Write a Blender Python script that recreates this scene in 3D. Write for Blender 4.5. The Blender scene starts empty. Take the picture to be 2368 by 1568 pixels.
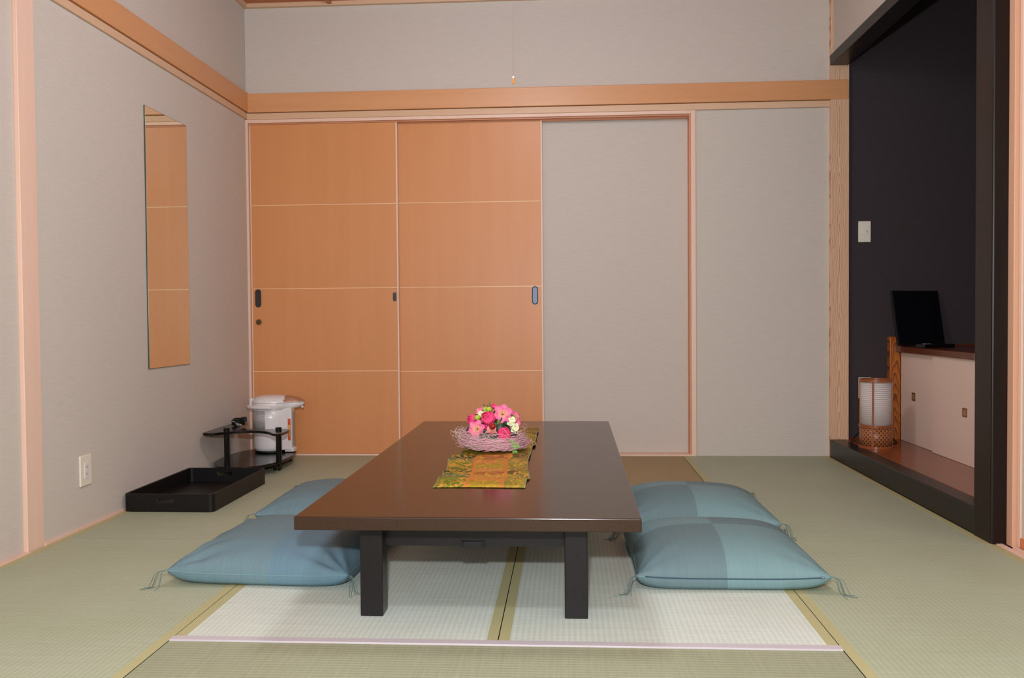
import bpy, bmesh, math, random
from mathutils import Vector, Matrix, Euler
random.seed(7)
SC = bpy.context.scene
COL = SC.collection

# ------------------------------------------------------------------ camera
cam_d = bpy.data.cameras.new('camera')
cam_d.sensor_width = 36.0
cam_d.lens = 36.0 * 2050.0 / 2368.0
cam_d.clip_start = 0.02
cam = bpy.data.objects.new('camera', cam_d)
COL.objects.link(cam)
cr = Vector((0.99802571, 0.06229061, -0.00803451))
cu = Vector((0.00642888, 0.02593416, 0.99964298))
cf = Vector((-0.06247674, 0.99772105, -0.0254825))
m = Matrix((cr, cu, -cf)).transposed().to_4x4()
m.translation = Vector((0, 0, 0.85))
cam.matrix_world = m
SC.camera = cam

# ------------------------------------------------------------------ world, light, exposure
w = bpy.data.worlds.new('world'); SC.world = w; w.use_nodes = True
w.node_tree.nodes['Background'].inputs[0].default_value = (0.6, 0.65, 0.75, 1)
w.node_tree.nodes['Background'].inputs[1].default_value = 0.05
SC.view_settings.view_transform = 'Standard'
SC.view_settings.look = 'None'
SC.view_settings.gamma = 1.0
SC.view_settings.exposure = 0.0
SC.view_settings.use_curve_mapping = False
try:
    SC.cycles.use_denoising = True
    SC.cycles.denoiser = 'OPENIMAGEDENOISE'
    SC.cycles.max_bounces = 10
    SC.cycles.diffuse_bounces = 6
    SC.cycles.glossy_bounces = 5
    SC.cycles.sample_clamp_indirect = 4.0
    SC.cycles.caustics_reflective = False
    SC.cycles.caustics_refractive = False
except Exception:
    pass

def area_light(name, loc, aim, sx, sy, power, col=(1, 1, 1), spread=math.pi):
    d = bpy.data.lights.new(name, 'AREA'); d.shape = 'RECTANGLE'; d.size = sx; d.size_y = sy
    d.energy = power; d.color = col; d.spread = spread
    o = bpy.data.objects.new(name, d); COL.objects.link(o)
    o.location = loc
    o.rotation_euler = (Vector(aim) - Vector(loc)).to_track_quat('-Z', 'Y').to_euler()
    return o
# the photographer's flash just over the camera, its ceiling bounce, the pull-cord lamp, fill from behind the camera
FLASH = area_light('camera_flash', (-0.04, -0.02, 1.125), (-0.25, 4.5, 0.75), 0.07, 0.045, 67, (1.0, 1.02, 1.07))
BOUNCE = area_light('ceiling_bounce_light', (0.05, 0.34, 2.69), (0.05, 0.34, 0), 0.32, 0.32, 33, (0.98, 1.02, 1.10))  # added panel under the ceiling, stands in for bounced flash
_d = bpy.data.lights.new('pull_cord_lamp_light', 'POINT'); _d.energy = 37; _d.color = (0.97, 1.03, 1.20); _d.shadow_soft_size = 0.16
LAMP2 = bpy.data.objects.new('pull_cord_lamp_light', _d); COL.objects.link(LAMP2); LAMP2.location = (-0.2, 3.4, 2.48)
FILL = area_light('rear_fill_light', (-0.2, -1.18, 1.35), (-0.2, 3.0, 1.0), 2.6, 1.9, 42, (0.95, 1.02, 1.12))  # added fill light to even out the walls, no real window

# ------------------------------------------------------------------ colour and material helpers
def lin(c):
    c = c / 255.0
    return c / 12.92 if c <= 0.04045 else ((c + 0.055) / 1.055) ** 2.4
def rgb(r, g, b):
    return (lin(r), lin(g), lin(b), 1)

class NT:
    def __init__(s, name, rough=0.5, spec=0.5, metal=0.0, coat=0.0, coat_rough=0.1):
        s.m = bpy.data.materials.new(name); s.m.use_nodes = True
        s.t = s.m.node_tree; s.b = s.t.nodes['Principled BSDF']
        s.b.inputs['Roughness'].default_value = rough
        s.b.inputs['Specular IOR Level'].default_value = spec
        s.b.inputs['Metallic'].default_value = metal
        s.b.inputs['Coat Weight'].default_value = coat
        s.b.inputs['Coat Roughness'].default_value = coat_rough
    def n(s, t, **kw):
        x = s.t.nodes.new(t)
        for k, v in kw.items(): setattr(x, k, v)
        return x
    def link(s, a, b): s.t.links.new(a, b)
    def coord(s, scale=(1, 1, 1), kind='Object', rot=(0, 0, 0)):
        tc = s.n('ShaderNodeTexCoord'); mp = s.n('ShaderNodeMapping')
        mp.inputs['Scale'].default_value = scale; mp.inputs['Rotation'].default_value = rot
        s.link(tc.outputs[kind], mp.inputs[0]); return mp.outputs[0]
    def noise(s, vec, scale, detail=4, rough=0.55, dist=0.0):
        x = s.n('ShaderNodeTexNoise'); x.inputs['Scale'].default_value = scale
        x.inputs['Detail'].default_value = detail; x.inputs['Roughness'].default_value = rough
        x.inputs['Distortion'].default_value = dist
        s.link(vec, x.inputs['Vector']); return x.outputs['Fac']
    def ramp(s, fac, stops, interp='LINEAR'):
        x = s.n('ShaderNodeValToRGB'); x.color_ramp.interpolation = interp
        e = x.color_ramp.elements
        while len(e) < len(stops): e.new(0.5)
        for q, (p, c) in zip(e, stops): q.position = p; q.color = c
        s.link(fac, x.inputs[0]); return x.outputs[0]
    def math(s, op, a, b=None, c=None):
        x = s.n('ShaderNodeMath', operation=op)
        for i, v in enumerate((a, b, c)):
            if v is None: continue
            if isinstance(v, (int, float)): x.inputs[i].default_value = v
            else: s.link(v, x.inputs[i])
        return x.outputs[0]
    def mix(s, fac, a, b, blend='MIX'):
        x = s.n('ShaderNodeMix', data_type='RGBA', blend_type=blend)
        for i, v in ((0, fac), (6, a), (7, b)):
            if isinstance(v, (int, float)): x.inputs[i].default_value = v
            elif isinstance(v, tuple): x.inputs[i].default_value = v
            else: s.link(v, x.inputs[i])
        return x.outputs[2]
    def sep(s, vec):
        x = s.n('ShaderNodeSeparateXYZ'); s.link(vec, x.inputs[0]); return x.outputs
    def color(s, c):
        if isinstance(c, tuple): s.b.inputs['Base Color'].default_value = c
        else: s.link(c, s.b.inputs['Base Color'])
    def bump(s, h, strength=0.3, dist=0.001):
        x = s.n('ShaderNodeBump'); x.inputs['Strength'].default_value = strength
        x.inputs['Distance'].default_value = dist
        s.link(h, x.inputs['Height']); s.link(x.outputs[0], s.b.inputs['Normal'])

def plain(name, c, rough=0.5, spec=0.5, metal=0.0, coat=0.0):
    k = NT(name, rough, spec, metal, coat)
    v = k.coord((1, 1, 1)); nz = k.noise(v, 90, 3)
    k.color(k.mix(nz, tuple(x * 0.94 for x in c[:3]) + (1,), tuple(min(1, x * 1.05) for x in c[:3]) + (1,)))
    return k.m

def wood(name, c1, c2, axis='z', rough=0.45, spec=0.5, grain=1.0, coat=0.0, coat_rough=0.15, fine=60.0):
    k = NT(name, rough, spec, 0, coat, coat_rough)
    sc = {'x': (0.25, 6, 6), 'y': (6, 0.25, 6), 'z': (6, 6, 0.25)}[axis]
    v = k.coord(sc)
    a = k.noise(v, 2.2 * grain, 5, 0.6, 0.6); b = k.noise(v, fine, 3, 0.5)
    f = k.math('ADD', k.math('MULTIPLY', a, 0.7), k.math('MULTIPLY', b, 0.3))
    k.color(k.ramp(f, [(0.3, c1), (0.7, c2)]))
    k.bump(b, 0.08, 0.0005)
    return k.m

def wallpaper(name, c, amp=0.07, rough=0.85, streak=1.0):
    k = NT(name, rough, 0.2)
    tc = k.n('ShaderNodeTexCoord'); s = k.sep(tc.outputs['Object'])
    along = k.math('ADD', s[0], s[1])
    cb = k.n('ShaderNodeCombineXYZ')
    k.link(k.math('MULTIPLY', along, 9.0), cb.inputs[0]); k.link(k.math('MULTIPLY', s[2], 130.0), cb.inputs[1])
    a = k.noise(cb.outputs[0], 1.6, 4, 0.65)
    d = k.noise(tc.outputs['Object'], 500, 2)
    f = k.math('ADD', k.math('MULTIPLY', a, 0.75), k.math('MULTIPLY', d, 0.25))
    k.color(k.ramp(f, [(0.3, tuple(x * (1 - amp) for x in c[:3]) + (1,)), (0.7, tuple(min(1, x * (1 + amp)) for x in c[:3]) + (1,))]))
    k.bump(f, 0.35, 0.0012)
    return k.m

def tatami(name, c1, c2, rib_axis, rough=0.6):
    # rib_axis: axis across which the ribs repeat
    k = NT(name, rough, 0.35)
    tc = k.n('ShaderNodeTexCoord'); s = k.sep(tc.outputs['Object'])
    p, q = (s[0], s[1]) if rib_axis == 'x' else (s[1], s[0])
    rib = k.math('SINE', k.math('MULTIPLY', p, 2 * math.pi / 0.0155))
    rib01 = k.math('MULTIPLY_ADD', rib, 0.5, 0.5)
    cell = k.math('FLOOR', k.math('MULTIPLY', p, 1 / 0.0155))
    cb = k.n('ShaderNodeCombineXYZ')
    k.link(k.math('MULTIPLY', cell, 0.37), cb.inputs[0]); k.link(k.math('MULTIPLY', q, 150.0), cb.inputs[1])
    dash = k.noise(cb.outputs[0], 1.0, 2, 0.6)
    cb2 = k.n('ShaderNodeCombineXYZ')
    k.link(k.math('MULTIPLY', p, 3.0), cb2.inputs[0]); k.link(k.math('MULTIPLY', q, 90.0), cb2.inputs[1])
    rush = k.noise(cb2.outputs[0], 1.0, 5, 0.7)
    big = k.noise(tc.outputs['Object'], 2.5, 3, 0.5)
    f = k.math('ADD', k.math('ADD', k.math('MULTIPLY', rush, 0.45), k.math('MULTIPLY', dash, 0.2)),
               k.math('ADD', k.math('MULTIPLY', rib01, 0.12), k.math('MULTIPLY', big, 0.23)))
    k.color(k.ramp(f, [(0.3, c1), (0.68, c2)]))
    h = k.math('ADD', k.math('MULTIPLY', rib01, 0.8), k.math('MULTIPLY', dash, 0.35))
    k.bump(h, 0.35, 0.0012)
    return k.m

# ------------------------------------------------------------------ mesh helpers
class MB:
    def __init__(s): s.v = []; s.f = []; s.mi = []; s.smooth = False
    def add(s, vs, fs, mi=0):
        o = len(s.v); s.v += [tuple(p) for p in vs]
        for f in fs: s.f.append(tuple(i + o for i in f)); s.mi.append(mi)
        return s
    def box(s, x0, x1, y0, y1, z0, z1, mi=0):
        vs = [(x, y, z) for z in (z0, z1) for y in (y0, y1) for x in (x0, x1)]
        return s.add(vs, [(0, 2, 3, 1), (4, 5, 7, 6), (0, 1, 5, 4), (2, 6, 7, 3), (0, 4, 6, 2), (1, 3, 7, 5)], mi)
    def prism(s, pts, z0, z1, mi=0):
        n = len(pts)
        vs = [(x, y, z0) for x, y in pts] + [(x, y, z1) for x, y in pts]
        fs = [tuple(reversed(range(n))), tuple(range(n, 2 * n))]
        fs += [(i, (i + 1) % n, n + (i + 1) % n, n + i) for i in range(n)]
        return s.add(vs, fs, mi)
    def lathe(s, prof, n=32, c=(0, 0, 0), mi=0, caps=True):
        vs = []; k = len(prof)
        for r, z in prof:
            for i in range(n):
                a = 2 * math.pi * i / n
                vs.append((c[0] + r * math.cos(a), c[1] + r * math.sin(a), c[2] + z))
        fs = [(j * n + i, j * n + (i + 1) % n, (j + 1) * n + (i + 1) % n, (j + 1) * n + i) for j in range(k - 1) for i in range(n)]
        if caps:
            fs.append(tuple(reversed(range(n)))); fs.append(tuple(range((k - 1) * n, k * n)))
        return s.add(vs, fs, mi)
    def tube(s, pts, r, n=8, mi=0, closed=False, taper=None):
        pts = [Vector(p) for p in pts]; k = len(pts); vs = []
        up = Vector((0, 0, 1))
        for i, p in enumerate(pts):
            if closed: t = pts[(i + 1) % k] - pts[i - 1]
            else: t = pts[min(i + 1, k - 1)] - pts[max(i - 1, 0)]
            if t.length < 1e-9: t = Vector((0, 0, 1))
            t.normalize()
            a = t.cross(up)
            if a.length < 0.05: a = t.cross(Vector((1, 0, 0)))
            a.normalize(); b = a.cross(t)
            rr = r if taper is None else r * taper[i]
            for j in range(n):
                g = 2 * math.pi * j / n
                vs.append(p + a * (rr * math.cos(g)) + b * (rr * math.sin(g)))
        m_ = k if closed else k - 1
        fs = [(i * n + j, i * n + (j + 1) % n, ((i + 1) % k) * n + (j + 1) % n, ((i + 1) % k) * n + j) for i in range(m_) for j in range(n)]
        if not closed:
            fs.append(tuple(reversed(range(n)))); fs.append(tuple(range((k - 1) * n, k * n)))
        return s.add(vs, fs, mi)
    def ball(s, c, r, nu=14, nv=10, sq=(1, 1, 1), mi=0):
        vs = [(c[0], c[1], c[2] - r * sq[2])]
        for j in range(1, nv):
            th = math.pi * j / nv
            for i in range(nu):
                a = 2 * math.pi * i / nu
                vs.append((c[0] + r * sq[0] * math.sin(th) * math.cos(a), c[1] + r * sq[1] * math.sin(th) * math.sin(a), c[2] - r * sq[2] * math.cos(th)))
        vs.append((c[0], c[1], c[2] + r * sq[2]))
        fs = [(0, 1 + (i + 1) % nu, 1 + i) for i in range(nu)]
        for j in range(nv - 2):
            for i in range(nu):
                a = 1 + j * nu + i; b = 1 + j * nu + (i + 1) % nu
                fs.append((a, b, b + nu, a + nu))
        l = len(vs) - 1; o = 1 + (nv - 2) * nu
        fs += [(o + i, o + (i + 1) % nu, l) for i in range(nu)]
        return s.add(vs, fs, mi)
    def build(s, name, mats, parent=None, smooth=False, bevel=0.0, loc=None, segs=2, solid=0.0, subsurf=0, autos=None):
        me = bpy.data.meshes.new(name)
        o0 = Vector(loc) if loc is not None else (Vector(parent.location) if parent is not None and 'abs' in parent else Vector((0, 0, 0)))
        base = Vector((0, 0, 0))
        if loc is not None: base = Vector(loc)
        elif parent is not None: base = world_loc(parent)
        me.from_pydata([tuple(Vector(p) - base) for p in s.v], [], s.f)
        if not isinstance(mats, (list, tuple)): mats = [mats]
        for q in mats: me.materials.append(q)
        for p, i in zip(me.polygons, s.mi): p.material_index = i
        bm = bmesh.new(); bm.from_mesh(me)
        bmesh.ops.recalc_face_normals(bm, faces=bm.faces)
        bm.to_mesh(me); bm.free()
        if smooth:
            for p in me.polygons: p.use_smooth = True
        o = bpy.data.objects.new(name, me); COL.objects.link(o)
        if parent is not None:
            o.parent = parent
            if loc is not None: o.location = Vector(loc) - world_loc(parent)
        elif loc is not None: o.location = loc
        if solid:
            q = o.modifiers.new('solid', 'SOLIDIFY'); q.thickness = solid; q.offset = 0
        if bevel:
            q = o.modifiers.new('bevel', 'BEVEL'); q.width = bevel; q.segments = segs; q.limit_method = 'ANGLE'
            q.angle_limit = math.radians(35); q.harden_normals = False
        if subsurf:
            q = o.modifiers.new('sub', 'SUBSURF'); q.levels = subsurf; q.render_levels = subsurf
        return o

def world_loc(o):
    p = Vector((0, 0, 0))
    while o is not None: p = p + Vector(o.location); o = o.parent
    return p

def thing(name, loc, label, cat, group=None):
    o = bpy.data.objects.new(name, None); COL.objects.link(o); o.location = loc
    o.empty_display_size = 0.1
    return tag(o, label, cat, group)
def tag(o, label, cat, group=None):
    o['label'] = label; o['category'] = cat
    if group: o['group'] = group
    return o
def struct(o, label=None, cat=None):
    o['kind'] = 'structure'
    if label: o['label'] = label
    if cat: o['category'] = cat
    return o
def cut(o, cutter_mb):
    """cut shapes out of a mesh for good; the cutter is removed again"""
    base = world_loc(o)
    c = cutter_mb.build('cutter', o.data.materials[0], None)
    c.location = (0, 0, 0)
    q = o.modifiers.new('cut', 'BOOLEAN'); q.object = c; q.operation = 'DIFFERENCE'; q.solver = 'EXACT'
    bpy.context.view_layer.update()
    dg = bpy.context.evaluated_depsgraph_get()
    me = bpy.data.meshes.new_from_object(o.evaluated_get(dg))
    o.modifiers.clear(); old = o.data; o.data = me
    cm = c.data; bpy.data.objects.remove(c); bpy.data.meshes.remove(cm)
    return o
def rrect(x0, x1, y0, y1, r, n=5):
    pts = []
    for cx, cy, a0 in ((x1 - r, y1 - r, 0), (x0 + r, y1 - r, 90), (x0 + r, y0 + r, 180), (x1 - r, y0 + r, 270)):
        for i in range(n + 1):
            a = math.radians(a0 + 90 * i / n); pts.append((cx + r * math.cos(a), cy + r * math.sin(a)))
    return pts

# ------------------------------------------------------------------ materials
M_wall = wallpaper('wallpaper_greige', rgb(199, 191, 180))
M_dark = wallpaper('wallpaper_charcoal', rgb(58, 51, 53), 0.12, 0.8)
M_nag = wood('wood_rail_tan', rgb(201, 143, 93), rgb(212, 156, 107), 'x', 0.4)
M_nag_y = wood('wood_rail_tan_side', rgb(201, 143, 93), rgb(212, 156, 107), 'y', 0.4)
M_lint = wood('wood_lintel_pale', rgb(205, 168, 132), rgb(216, 182, 150), 'x', 0.5)
M_lint_y = wood('wood_lintel_pale_side', rgb(205, 168, 132), rgb(216, 182, 150), 'y', 0.5)
M_peach = wood('wood_frame_peach', rgb(225, 189, 165), rgb(230, 199, 180), 'z', 0.5)
M_peach_d = wood('wood_groove_peach', rgb(196, 132, 94), rgb(206, 142, 104), 'x', 0.5)
M_door = wood('wood_door_veneer', rgb(203, 138, 85), rgb(209, 145, 93), 'z', 0.40, 0.38, 1.0, 0.0, fine=45)
M_jamb = wood('wood_jamb_orange', rgb(206, 158, 126), rgb(214, 168, 138), 'z', 0.5)
M_inlay = plain('inlay_cream', rgb(236, 205, 165), 0.4)
M_rail_o = wood('wood_rail_orange', rgb(206, 124, 80), rgb(214, 136, 92), 'y', 0.45)
M_ceil = wood('wood_ceiling', rgb(176, 104, 62), rgb(190, 116, 72), 'x', 0.5)
M_postw = None
M_blackw = wood('wood_black_stain', rgb(20, 15, 13), rgb(38, 24, 17), 'z', 0.36, 0.22, 0.8)
M_blackw_y = wood('wood_black_stain_long', rgb(22, 20, 17), rgb(34, 29, 25), 'y', 0.33, 0.25, 0.8)
M_tokof = wood('wood_alcove_floor', rgb(118, 58, 30), rgb(140, 74, 42), 'y', 0.2, 0.5, 0.7)
M_counter = wood('wood_counter_brown', rgb(84, 38, 18), rgb(104, 50, 26), 'y', 0.25)
M_fusuma = plain('paper_panel_cream', rgb(222, 200, 184), 0.8, 0.2)
M_table = NT('lacquer_brown', 0.16, 0.27)
_v = M_table.coord((1, 1, 1)); _n = M_table.noise(_v, 260, 3)
M_table.color(M_table.ramp(_n, [(0.35, rgb(48, 33, 24)), (0.7, rgb(58, 41, 30))])); M_table = M_table.m
M_leg = NT('lacquer_leg_dark', 0.3, 0.3)
_v = M_leg.coord(); _n = M_leg.noise(_v, 160, 4); M_leg.color(M_leg.ramp(_n, [(0.3, rgb(20, 17, 18)), (0.7, rgb(30, 26, 27))]))
M_leg.bump(_n, 0.1, 0.0006); M_leg = M_leg.m
M_blk = plain('black_lacquer', rgb(12, 10, 11), 0.2, 0.4)
M_blkm = plain('black_matte', rgb(13, 12, 12), 0.5, 0.3)
M_tray = plain('tray_black', rgb(16, 14, 13), 0.42, 0.28)
M_white = plain('white_plastic', rgb(222, 218, 216), 0.25, 0.5)
M_ivory = plain('ivory_plastic', rgb(226, 220, 202), 0.35)
M_grey = plain('grey_plastic', rgb(150, 148, 146), 0.4)
M_slot = plain('slot_dark', rgb(40, 36, 34), 0.6)
M_steel = plain('steel_blue', rgb(120, 130, 150), 0.5, 0.5, 0.35)
M_steel_d = plain('steel_dark', rgb(70, 66, 68), 0.35, 0.5, 0.6)
M_brass = plain('brass_old', rgb(150, 112, 48), 0.35, 0.5, 0.8)
M_bronze = plain('bronze_panel', rgb(170, 126, 100), 0.35, 0.5, 0.2)
M_screen = plain('screen_black', rgb(8, 9, 14), 0.35, 0.4)
M_heri = None
k = NT('border_cloth_olive', 0.6, 0.3)
_v = k.coord((1, 1, 1)); _n = k.noise(_v, 700, 2)
k.color(k.ramp(_n, [(0.3, rgb(166, 162, 116)), (0.7, rgb(182, 177, 134))])); k.bump(_n, 0.2, 0.0004); M_heri = k.m
k = NT('border_cloth_cream', 0.65, 0.3)
_v = k.coord((1, 1, 1)); _n = k.noise(_v, 600, 2)
k.color(k.ramp(_n, [(0.3, rgb(180, 172, 176)), (0.7, rgb(192, 184, 188))])); M_cream = k.m
M_tat_c = tatami('rush_mat_pale_sheen', rgb(182, 190, 173), rgb(212, 221, 212), 'x')  # rush sheen towards the camera is put into this paler colour
M_tat_s = tatami('rush_mat_green', rgb(152, 159, 127), rgb(174, 182, 159), 'x')
M_tat_f = tatami('rush_mat_straw_sheen', rgb(134, 136, 106), rgb(157, 162, 136), 'y')  # crosswise weave shows less sheen, so its colour is painted browner
M_tat_b = tatami('rush_mat_brown_sheen', rgb(144, 125, 86), rgb(160, 140, 99), 'y')  # browner tone painted in for the weaker sheen of crosswise rush

# light post with cathedral grain
k = NT('wood_post_grain', 0.5, 0.35)
tc = k.n('ShaderNodeTexCoord'); s = k.sep(tc.outputs['Object'])
xx = k.math('SUBTRACT', s[0], 1.607)
cb = k.n('ShaderNodeCombineXYZ'); k.link(k.math('MULTIPLY', xx, 5.0), cb.inputs[0]); k.link(k.math('MULTIPLY', s[2], 1.1), cb.inputs[1])
nz = k.noise(cb.outputs[0], 2.5, 3, 0.5)
g = k.math('ADD', k.math('MULTIPLY', k.math('POWER', k.math('ABSOLUTE', xx), 1.2), 215.0), k.math('ADD', k.math('MULTIPLY', s[2], 3.2), k.math('MULTIPLY', nz, 6.0)))
fr = k.math('FRACT', g)
k.color(k.ramp(fr, [(0.0, rgb(222, 188, 156)), (0.55, rgb(214, 176, 142)), (0.86, rgb(180, 132, 96)), (1.0, rgb(218, 182, 148))]))
M_postw = k.m
k = NT('wood_alcove_post', 0.3, 0.5)
tc = k.n('ShaderNodeTexCoord'); s = k.sep(tc.outputs['Object'])
xx = k.math('ADD', s[0], 0.0)
cb = k.n('ShaderNodeCombineXYZ'); k.link(k.math('MULTIPLY', xx, 8.0), cb.inputs[0]); k.link(k.math('MULTIPLY', s[2], 2.0), cb.inputs[1])
nz = k.noise(cb.outputs[0], 2.0, 2, 0.5)
g = k.math('ADD', k.math('MULTIPLY', k.math('MULTIPLY', xx, xx), 2600.0), k.math('ADD', k.math('MULTIPLY', s[2], 13.0), k.math('MULTIPLY', nz, 5.0)))
fr = k.math('FRACT', g)
k.color(k.ramp(fr, [(0.0, rgb(176, 102, 38)), (0.55, rgb(158, 86, 30)), (0.82, rgb(96, 48, 16)), (1.0, rgb(170, 98, 36))]))
M_alcp = k.m

# ------------------------------------------------------------------ the room
XL, XR, YB = -1.972, 1.552, 5.389
YN = -1.25; ZC = 2.777
struct(MB().box(XL - .3, 2.9, YN - .3, YB + .3, -.16, -.042).build('floor', plain('subfloor_board', rgb(120, 96, 70), 0.8)))
struct(MB().box(XL - .1, 2.9, YN - .1, YB + .1, ZC, ZC + .08).build('ceiling', M_ceil))
# ceiling battens
for i, bx in enumerate((-1.43, -0.53, 0.37, 1.27)):
    struct(MB().box(bx - .012, bx + .012, YN, YB, ZC - .02, ZC).build('ceiling_trim_%d' % (i + 1), M_ceil))
# back wall: full sheet behind, with the deeper bay of the sliding doors
b = MB()
b.box(-2.1, -1.972, YB - .002, YB + .1, -.04, ZC)
b.box(-1.972, 0.771, YB, YB + .1, 2.076, ZC)
b.box(-1.972, 0.771, YB + .075, YB + .1, -.04, 2.076)
b.box(0.771, 1.66, YB, YB + .1, -.04, ZC)
struct(b.build('wall_back', M_wall))
struct(MB().box(XL - .12, XL, 3.20, YB + .1, -.04, ZC).build('wall_left', M_wall))
b = MB()
b.box(XL - .12, XL, YN, 3.20, 2.076, ZC)
struct(b.build('wall_left_upper', M_wall))
struct(MB().box(XL - .12, 2.9, YN - .12, YN, -.04, ZC).build('wall_front', M_wall))
# right wall: above the alcove beam, and above the sliding panels
b = MB()
b.box(1.571, 1.66, 3.475, YB, 2.369, ZC)
b.box(1.571, 1.70, YN, 3.335, 2.09, ZC)
b.box(1.62, 1.70, YN, 1.15, -.04, 2.09)
struct(b.build('wall_right', M_wall))
# alcove shell
struct(MB().box(1.66, 2.62, YB, YB + .1, -.04, ZC).build('wall_alcove_back', M_dark))
struct(MB().box(2.55, 2.67, 3.3, YB, -.04, ZC).build('wall_alcove_side', M_dark))
struct(MB().box(1.665, 2.62, 3.36, 3.46, -.04, ZC).build('wall_alcove_near', M_dark))

# ceiling trim
b = MB(); b.box(XL, 1.571, YB - .03, YB, 2.752, ZC); b.box(XL + .0, XL + .03, YN, YB - .03, 2.752, ZC)
b.box(1.541, 1.571, YN, YB - .03, 2.752, ZC)
struct(b.build('trim_1', M_lint, bevel=.002))
# picture rails: wide upper rail, paler lower strip
struct(MB().box(XL + .022, 1.656, YB - .035, YB, 2.112, 2.226).build('trim_2', M_nag, bevel=.003))
struct(MB().box(XL + .012, 1.556, YB - .018, YB, 2.072, 2.110).build('trim_3', M_lint, bevel=.002))
struct(MB().box(XL, XL + .022, YN, YB, 2.118, 2.235).build('trim_4', M_nag_y, bevel=.003))
struct(MB().box(XL, XL + .012, YN, YB, 2.078, 2.114).build('trim_5', M_lint_y, bevel=.002))
# corner post, alcove beam and black post
struct(MB().box(1.556, 1.662, YB - .03, YB + .05, -.04, ZC).build('trim_6', M_postw, bevel=.002))
struct(MB().box(1.550, 1.655, 3.475, YB - .031, 2.309, 2.369).build('trim_7', M_blackw_y, bevel=.003))
struct(MB().box(1.545, 1.665, 3.335, 3.475, -.04, ZC).build('trim_8', M_blackw, bevel=.006))
struct(MB().box(1.552, 1.637, 3.475, YB - .031, -.04, 0.105).build('trim_9', M_blackw_y, bevel=.004))
struct(MB().box(1.637, 2.55, 3.46, YB, 0.06, 0.105).build('floor_alcove', M_tokof, bevel=.001))
# thin red-brown edging where alcove floor and counter meet the wall
struct(MB().box(1.665, 1.893, YB - .006, YB, .105, .113).build('baseboard_alcove', M_counter))
# left pillar, left baseboard
struct(MB().box(XL - .06, XL + .003, 3.098, 3.200, -.04, 2.078).build('trim_10', M_peach, bevel=.002))
struct(MB().box(XL, XL + .008, 3.2, YB - .02, -.04, .012).build('baseboard_left', M_peach))
# sill with track in front of the left panel and its wallpapered sliding panel
b = MB(); b.box(XL - .09, XL - .012, YN, 3.098, -.04, -.004); b.box(XL - .006, XL + .014, YN, 3.098, -.04, .004)
b.box(XL - .014, XL - .010, YN, 3.098, -.04, .004)
struct(b.build('trim_11', M_peach))
b = MB().box(XL - .034, XL - .014, 2.1, 3.096, .002, 2.076)
struct(b.build('door_3', M_wall))
b = MB().box(XL - .060, XL - .038, YN, 2.2, .002, 2.076)
struct(b.build('door_4', M_wall))

# sliding-door frame on the back wall
FY = YB - .012
b = MB()
b.box(-1.972, -1.958, FY, YB + .075, -.0, 2.072)
b.box(0.743, 0.771, FY, YB + .002, 0, 2.072)
b.box(-1.958, 0.743, FY, YB + .004, 2.052, 2.072)
b.box(-1.958, 0.743, FY, YB + .075, -.04, .010)
struct(b.build('doorway_1', M_peach, bevel=.0015))
b = MB()
b.box(0.734, 0.743, YB + .002, YB + .075, .01, 2.052)
b.box(-1.958, 0.743, YB + .004, YB + .012, 2.044, 2.052); b.box(-1.958, 0.743, YB + .042, YB + .048, 2.036, 2.052)
b.box(-1.958, 0.743, YB + .012, YB + .075, 2.052, 2.07)
struct(b.build('doorway_track_1', M_peach_d))

def sliding_door(name, x0, x1, y0, y1, zs, edge_r, edge_l):
    d = MB().box(x0, x1, y0, y1, .011, 2.043).build(name, M_door, loc=(x0, y0, 0.011), bevel=.001)
    struct(d)
    for z in zs:
        MB().box(x0 + .008, x1 - .008, y0 - .0004, y0 + .001, z - .0016, z + .0016).build('inlay_strip', M_inlay, d)
    if edge_r: MB().box(x1 - .008, x1 + .0005, y0 - .0008, y1, .012, 2.042).build('edge_strip', M_peach, d)
    if edge_l: MB().box(x0 - .0005, x0 + .006, y0 - .0008, y1, .012, 2.042).build('edge_strip', M_peach, d)
    return d
D1 = sliding_door('door_1', -1.954, -1.033, YB + .006, YB + .036, (1.548, 1.033, .521), True, True)
D2 = sliding_door('door_2', -1.075, -0.148, YB + .040, YB + .070, (1.553, 1.034, .516), True, False)
def stadium(cx, cz, hw, hh, y0, y1, n=10):
    r = hw; pts = []
    for i in range(n + 1):
        a = math.pi * i / n; pts.append((cx + r * math.cos(a), cz + hh - r + r * math.sin(a)))
    for i in range(n + 1):
        a = math.pi + math.pi * i / n; pts.append((cx + r * math.cos(a), cz - hh + r + r * math.sin(a)))
    b = MB(); n_ = len(pts)
    vs = [(x, y0, z) for x, z in pts] + [(x, y1, z) for x, z in pts]
    fs = [tuple(range(n_)), tuple(reversed(range(n_, 2 * n_)))] + [(i, (i + 1) % n_, n_ + (i + 1) % n_, n_ + i) for i in range(n_)]
    return b.add(vs, fs)
def pull(door, cx, cz, hw, hh, y, mat_rim, mat_in, name='door_pull'):
    h = stadium(cx, cz, hw, hh, y - .0025, y + .002).build(name, mat_rim, door, bevel=.001)
    cut_mb = stadium(cx, cz, hw * .72, hh * .9, y - .01, y - .0005)
    cut(h, cut_mb) if False else None
    stadium(cx, cz, hw * .72, hh * .9, y - .0031, y + .001).build('recess', mat_in, h)
    return h
pull(D1, -1.9125, .9745, .0195, .0565, YB + .006, M_steel_d, M_steel_d)
h = MB(); 
vs = [(-1.911 + .0195 * math.cos(a * math.pi / 14), 0, .827 + .0195 * math.sin(a * math.pi / 14)) for a in range(28)]
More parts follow.
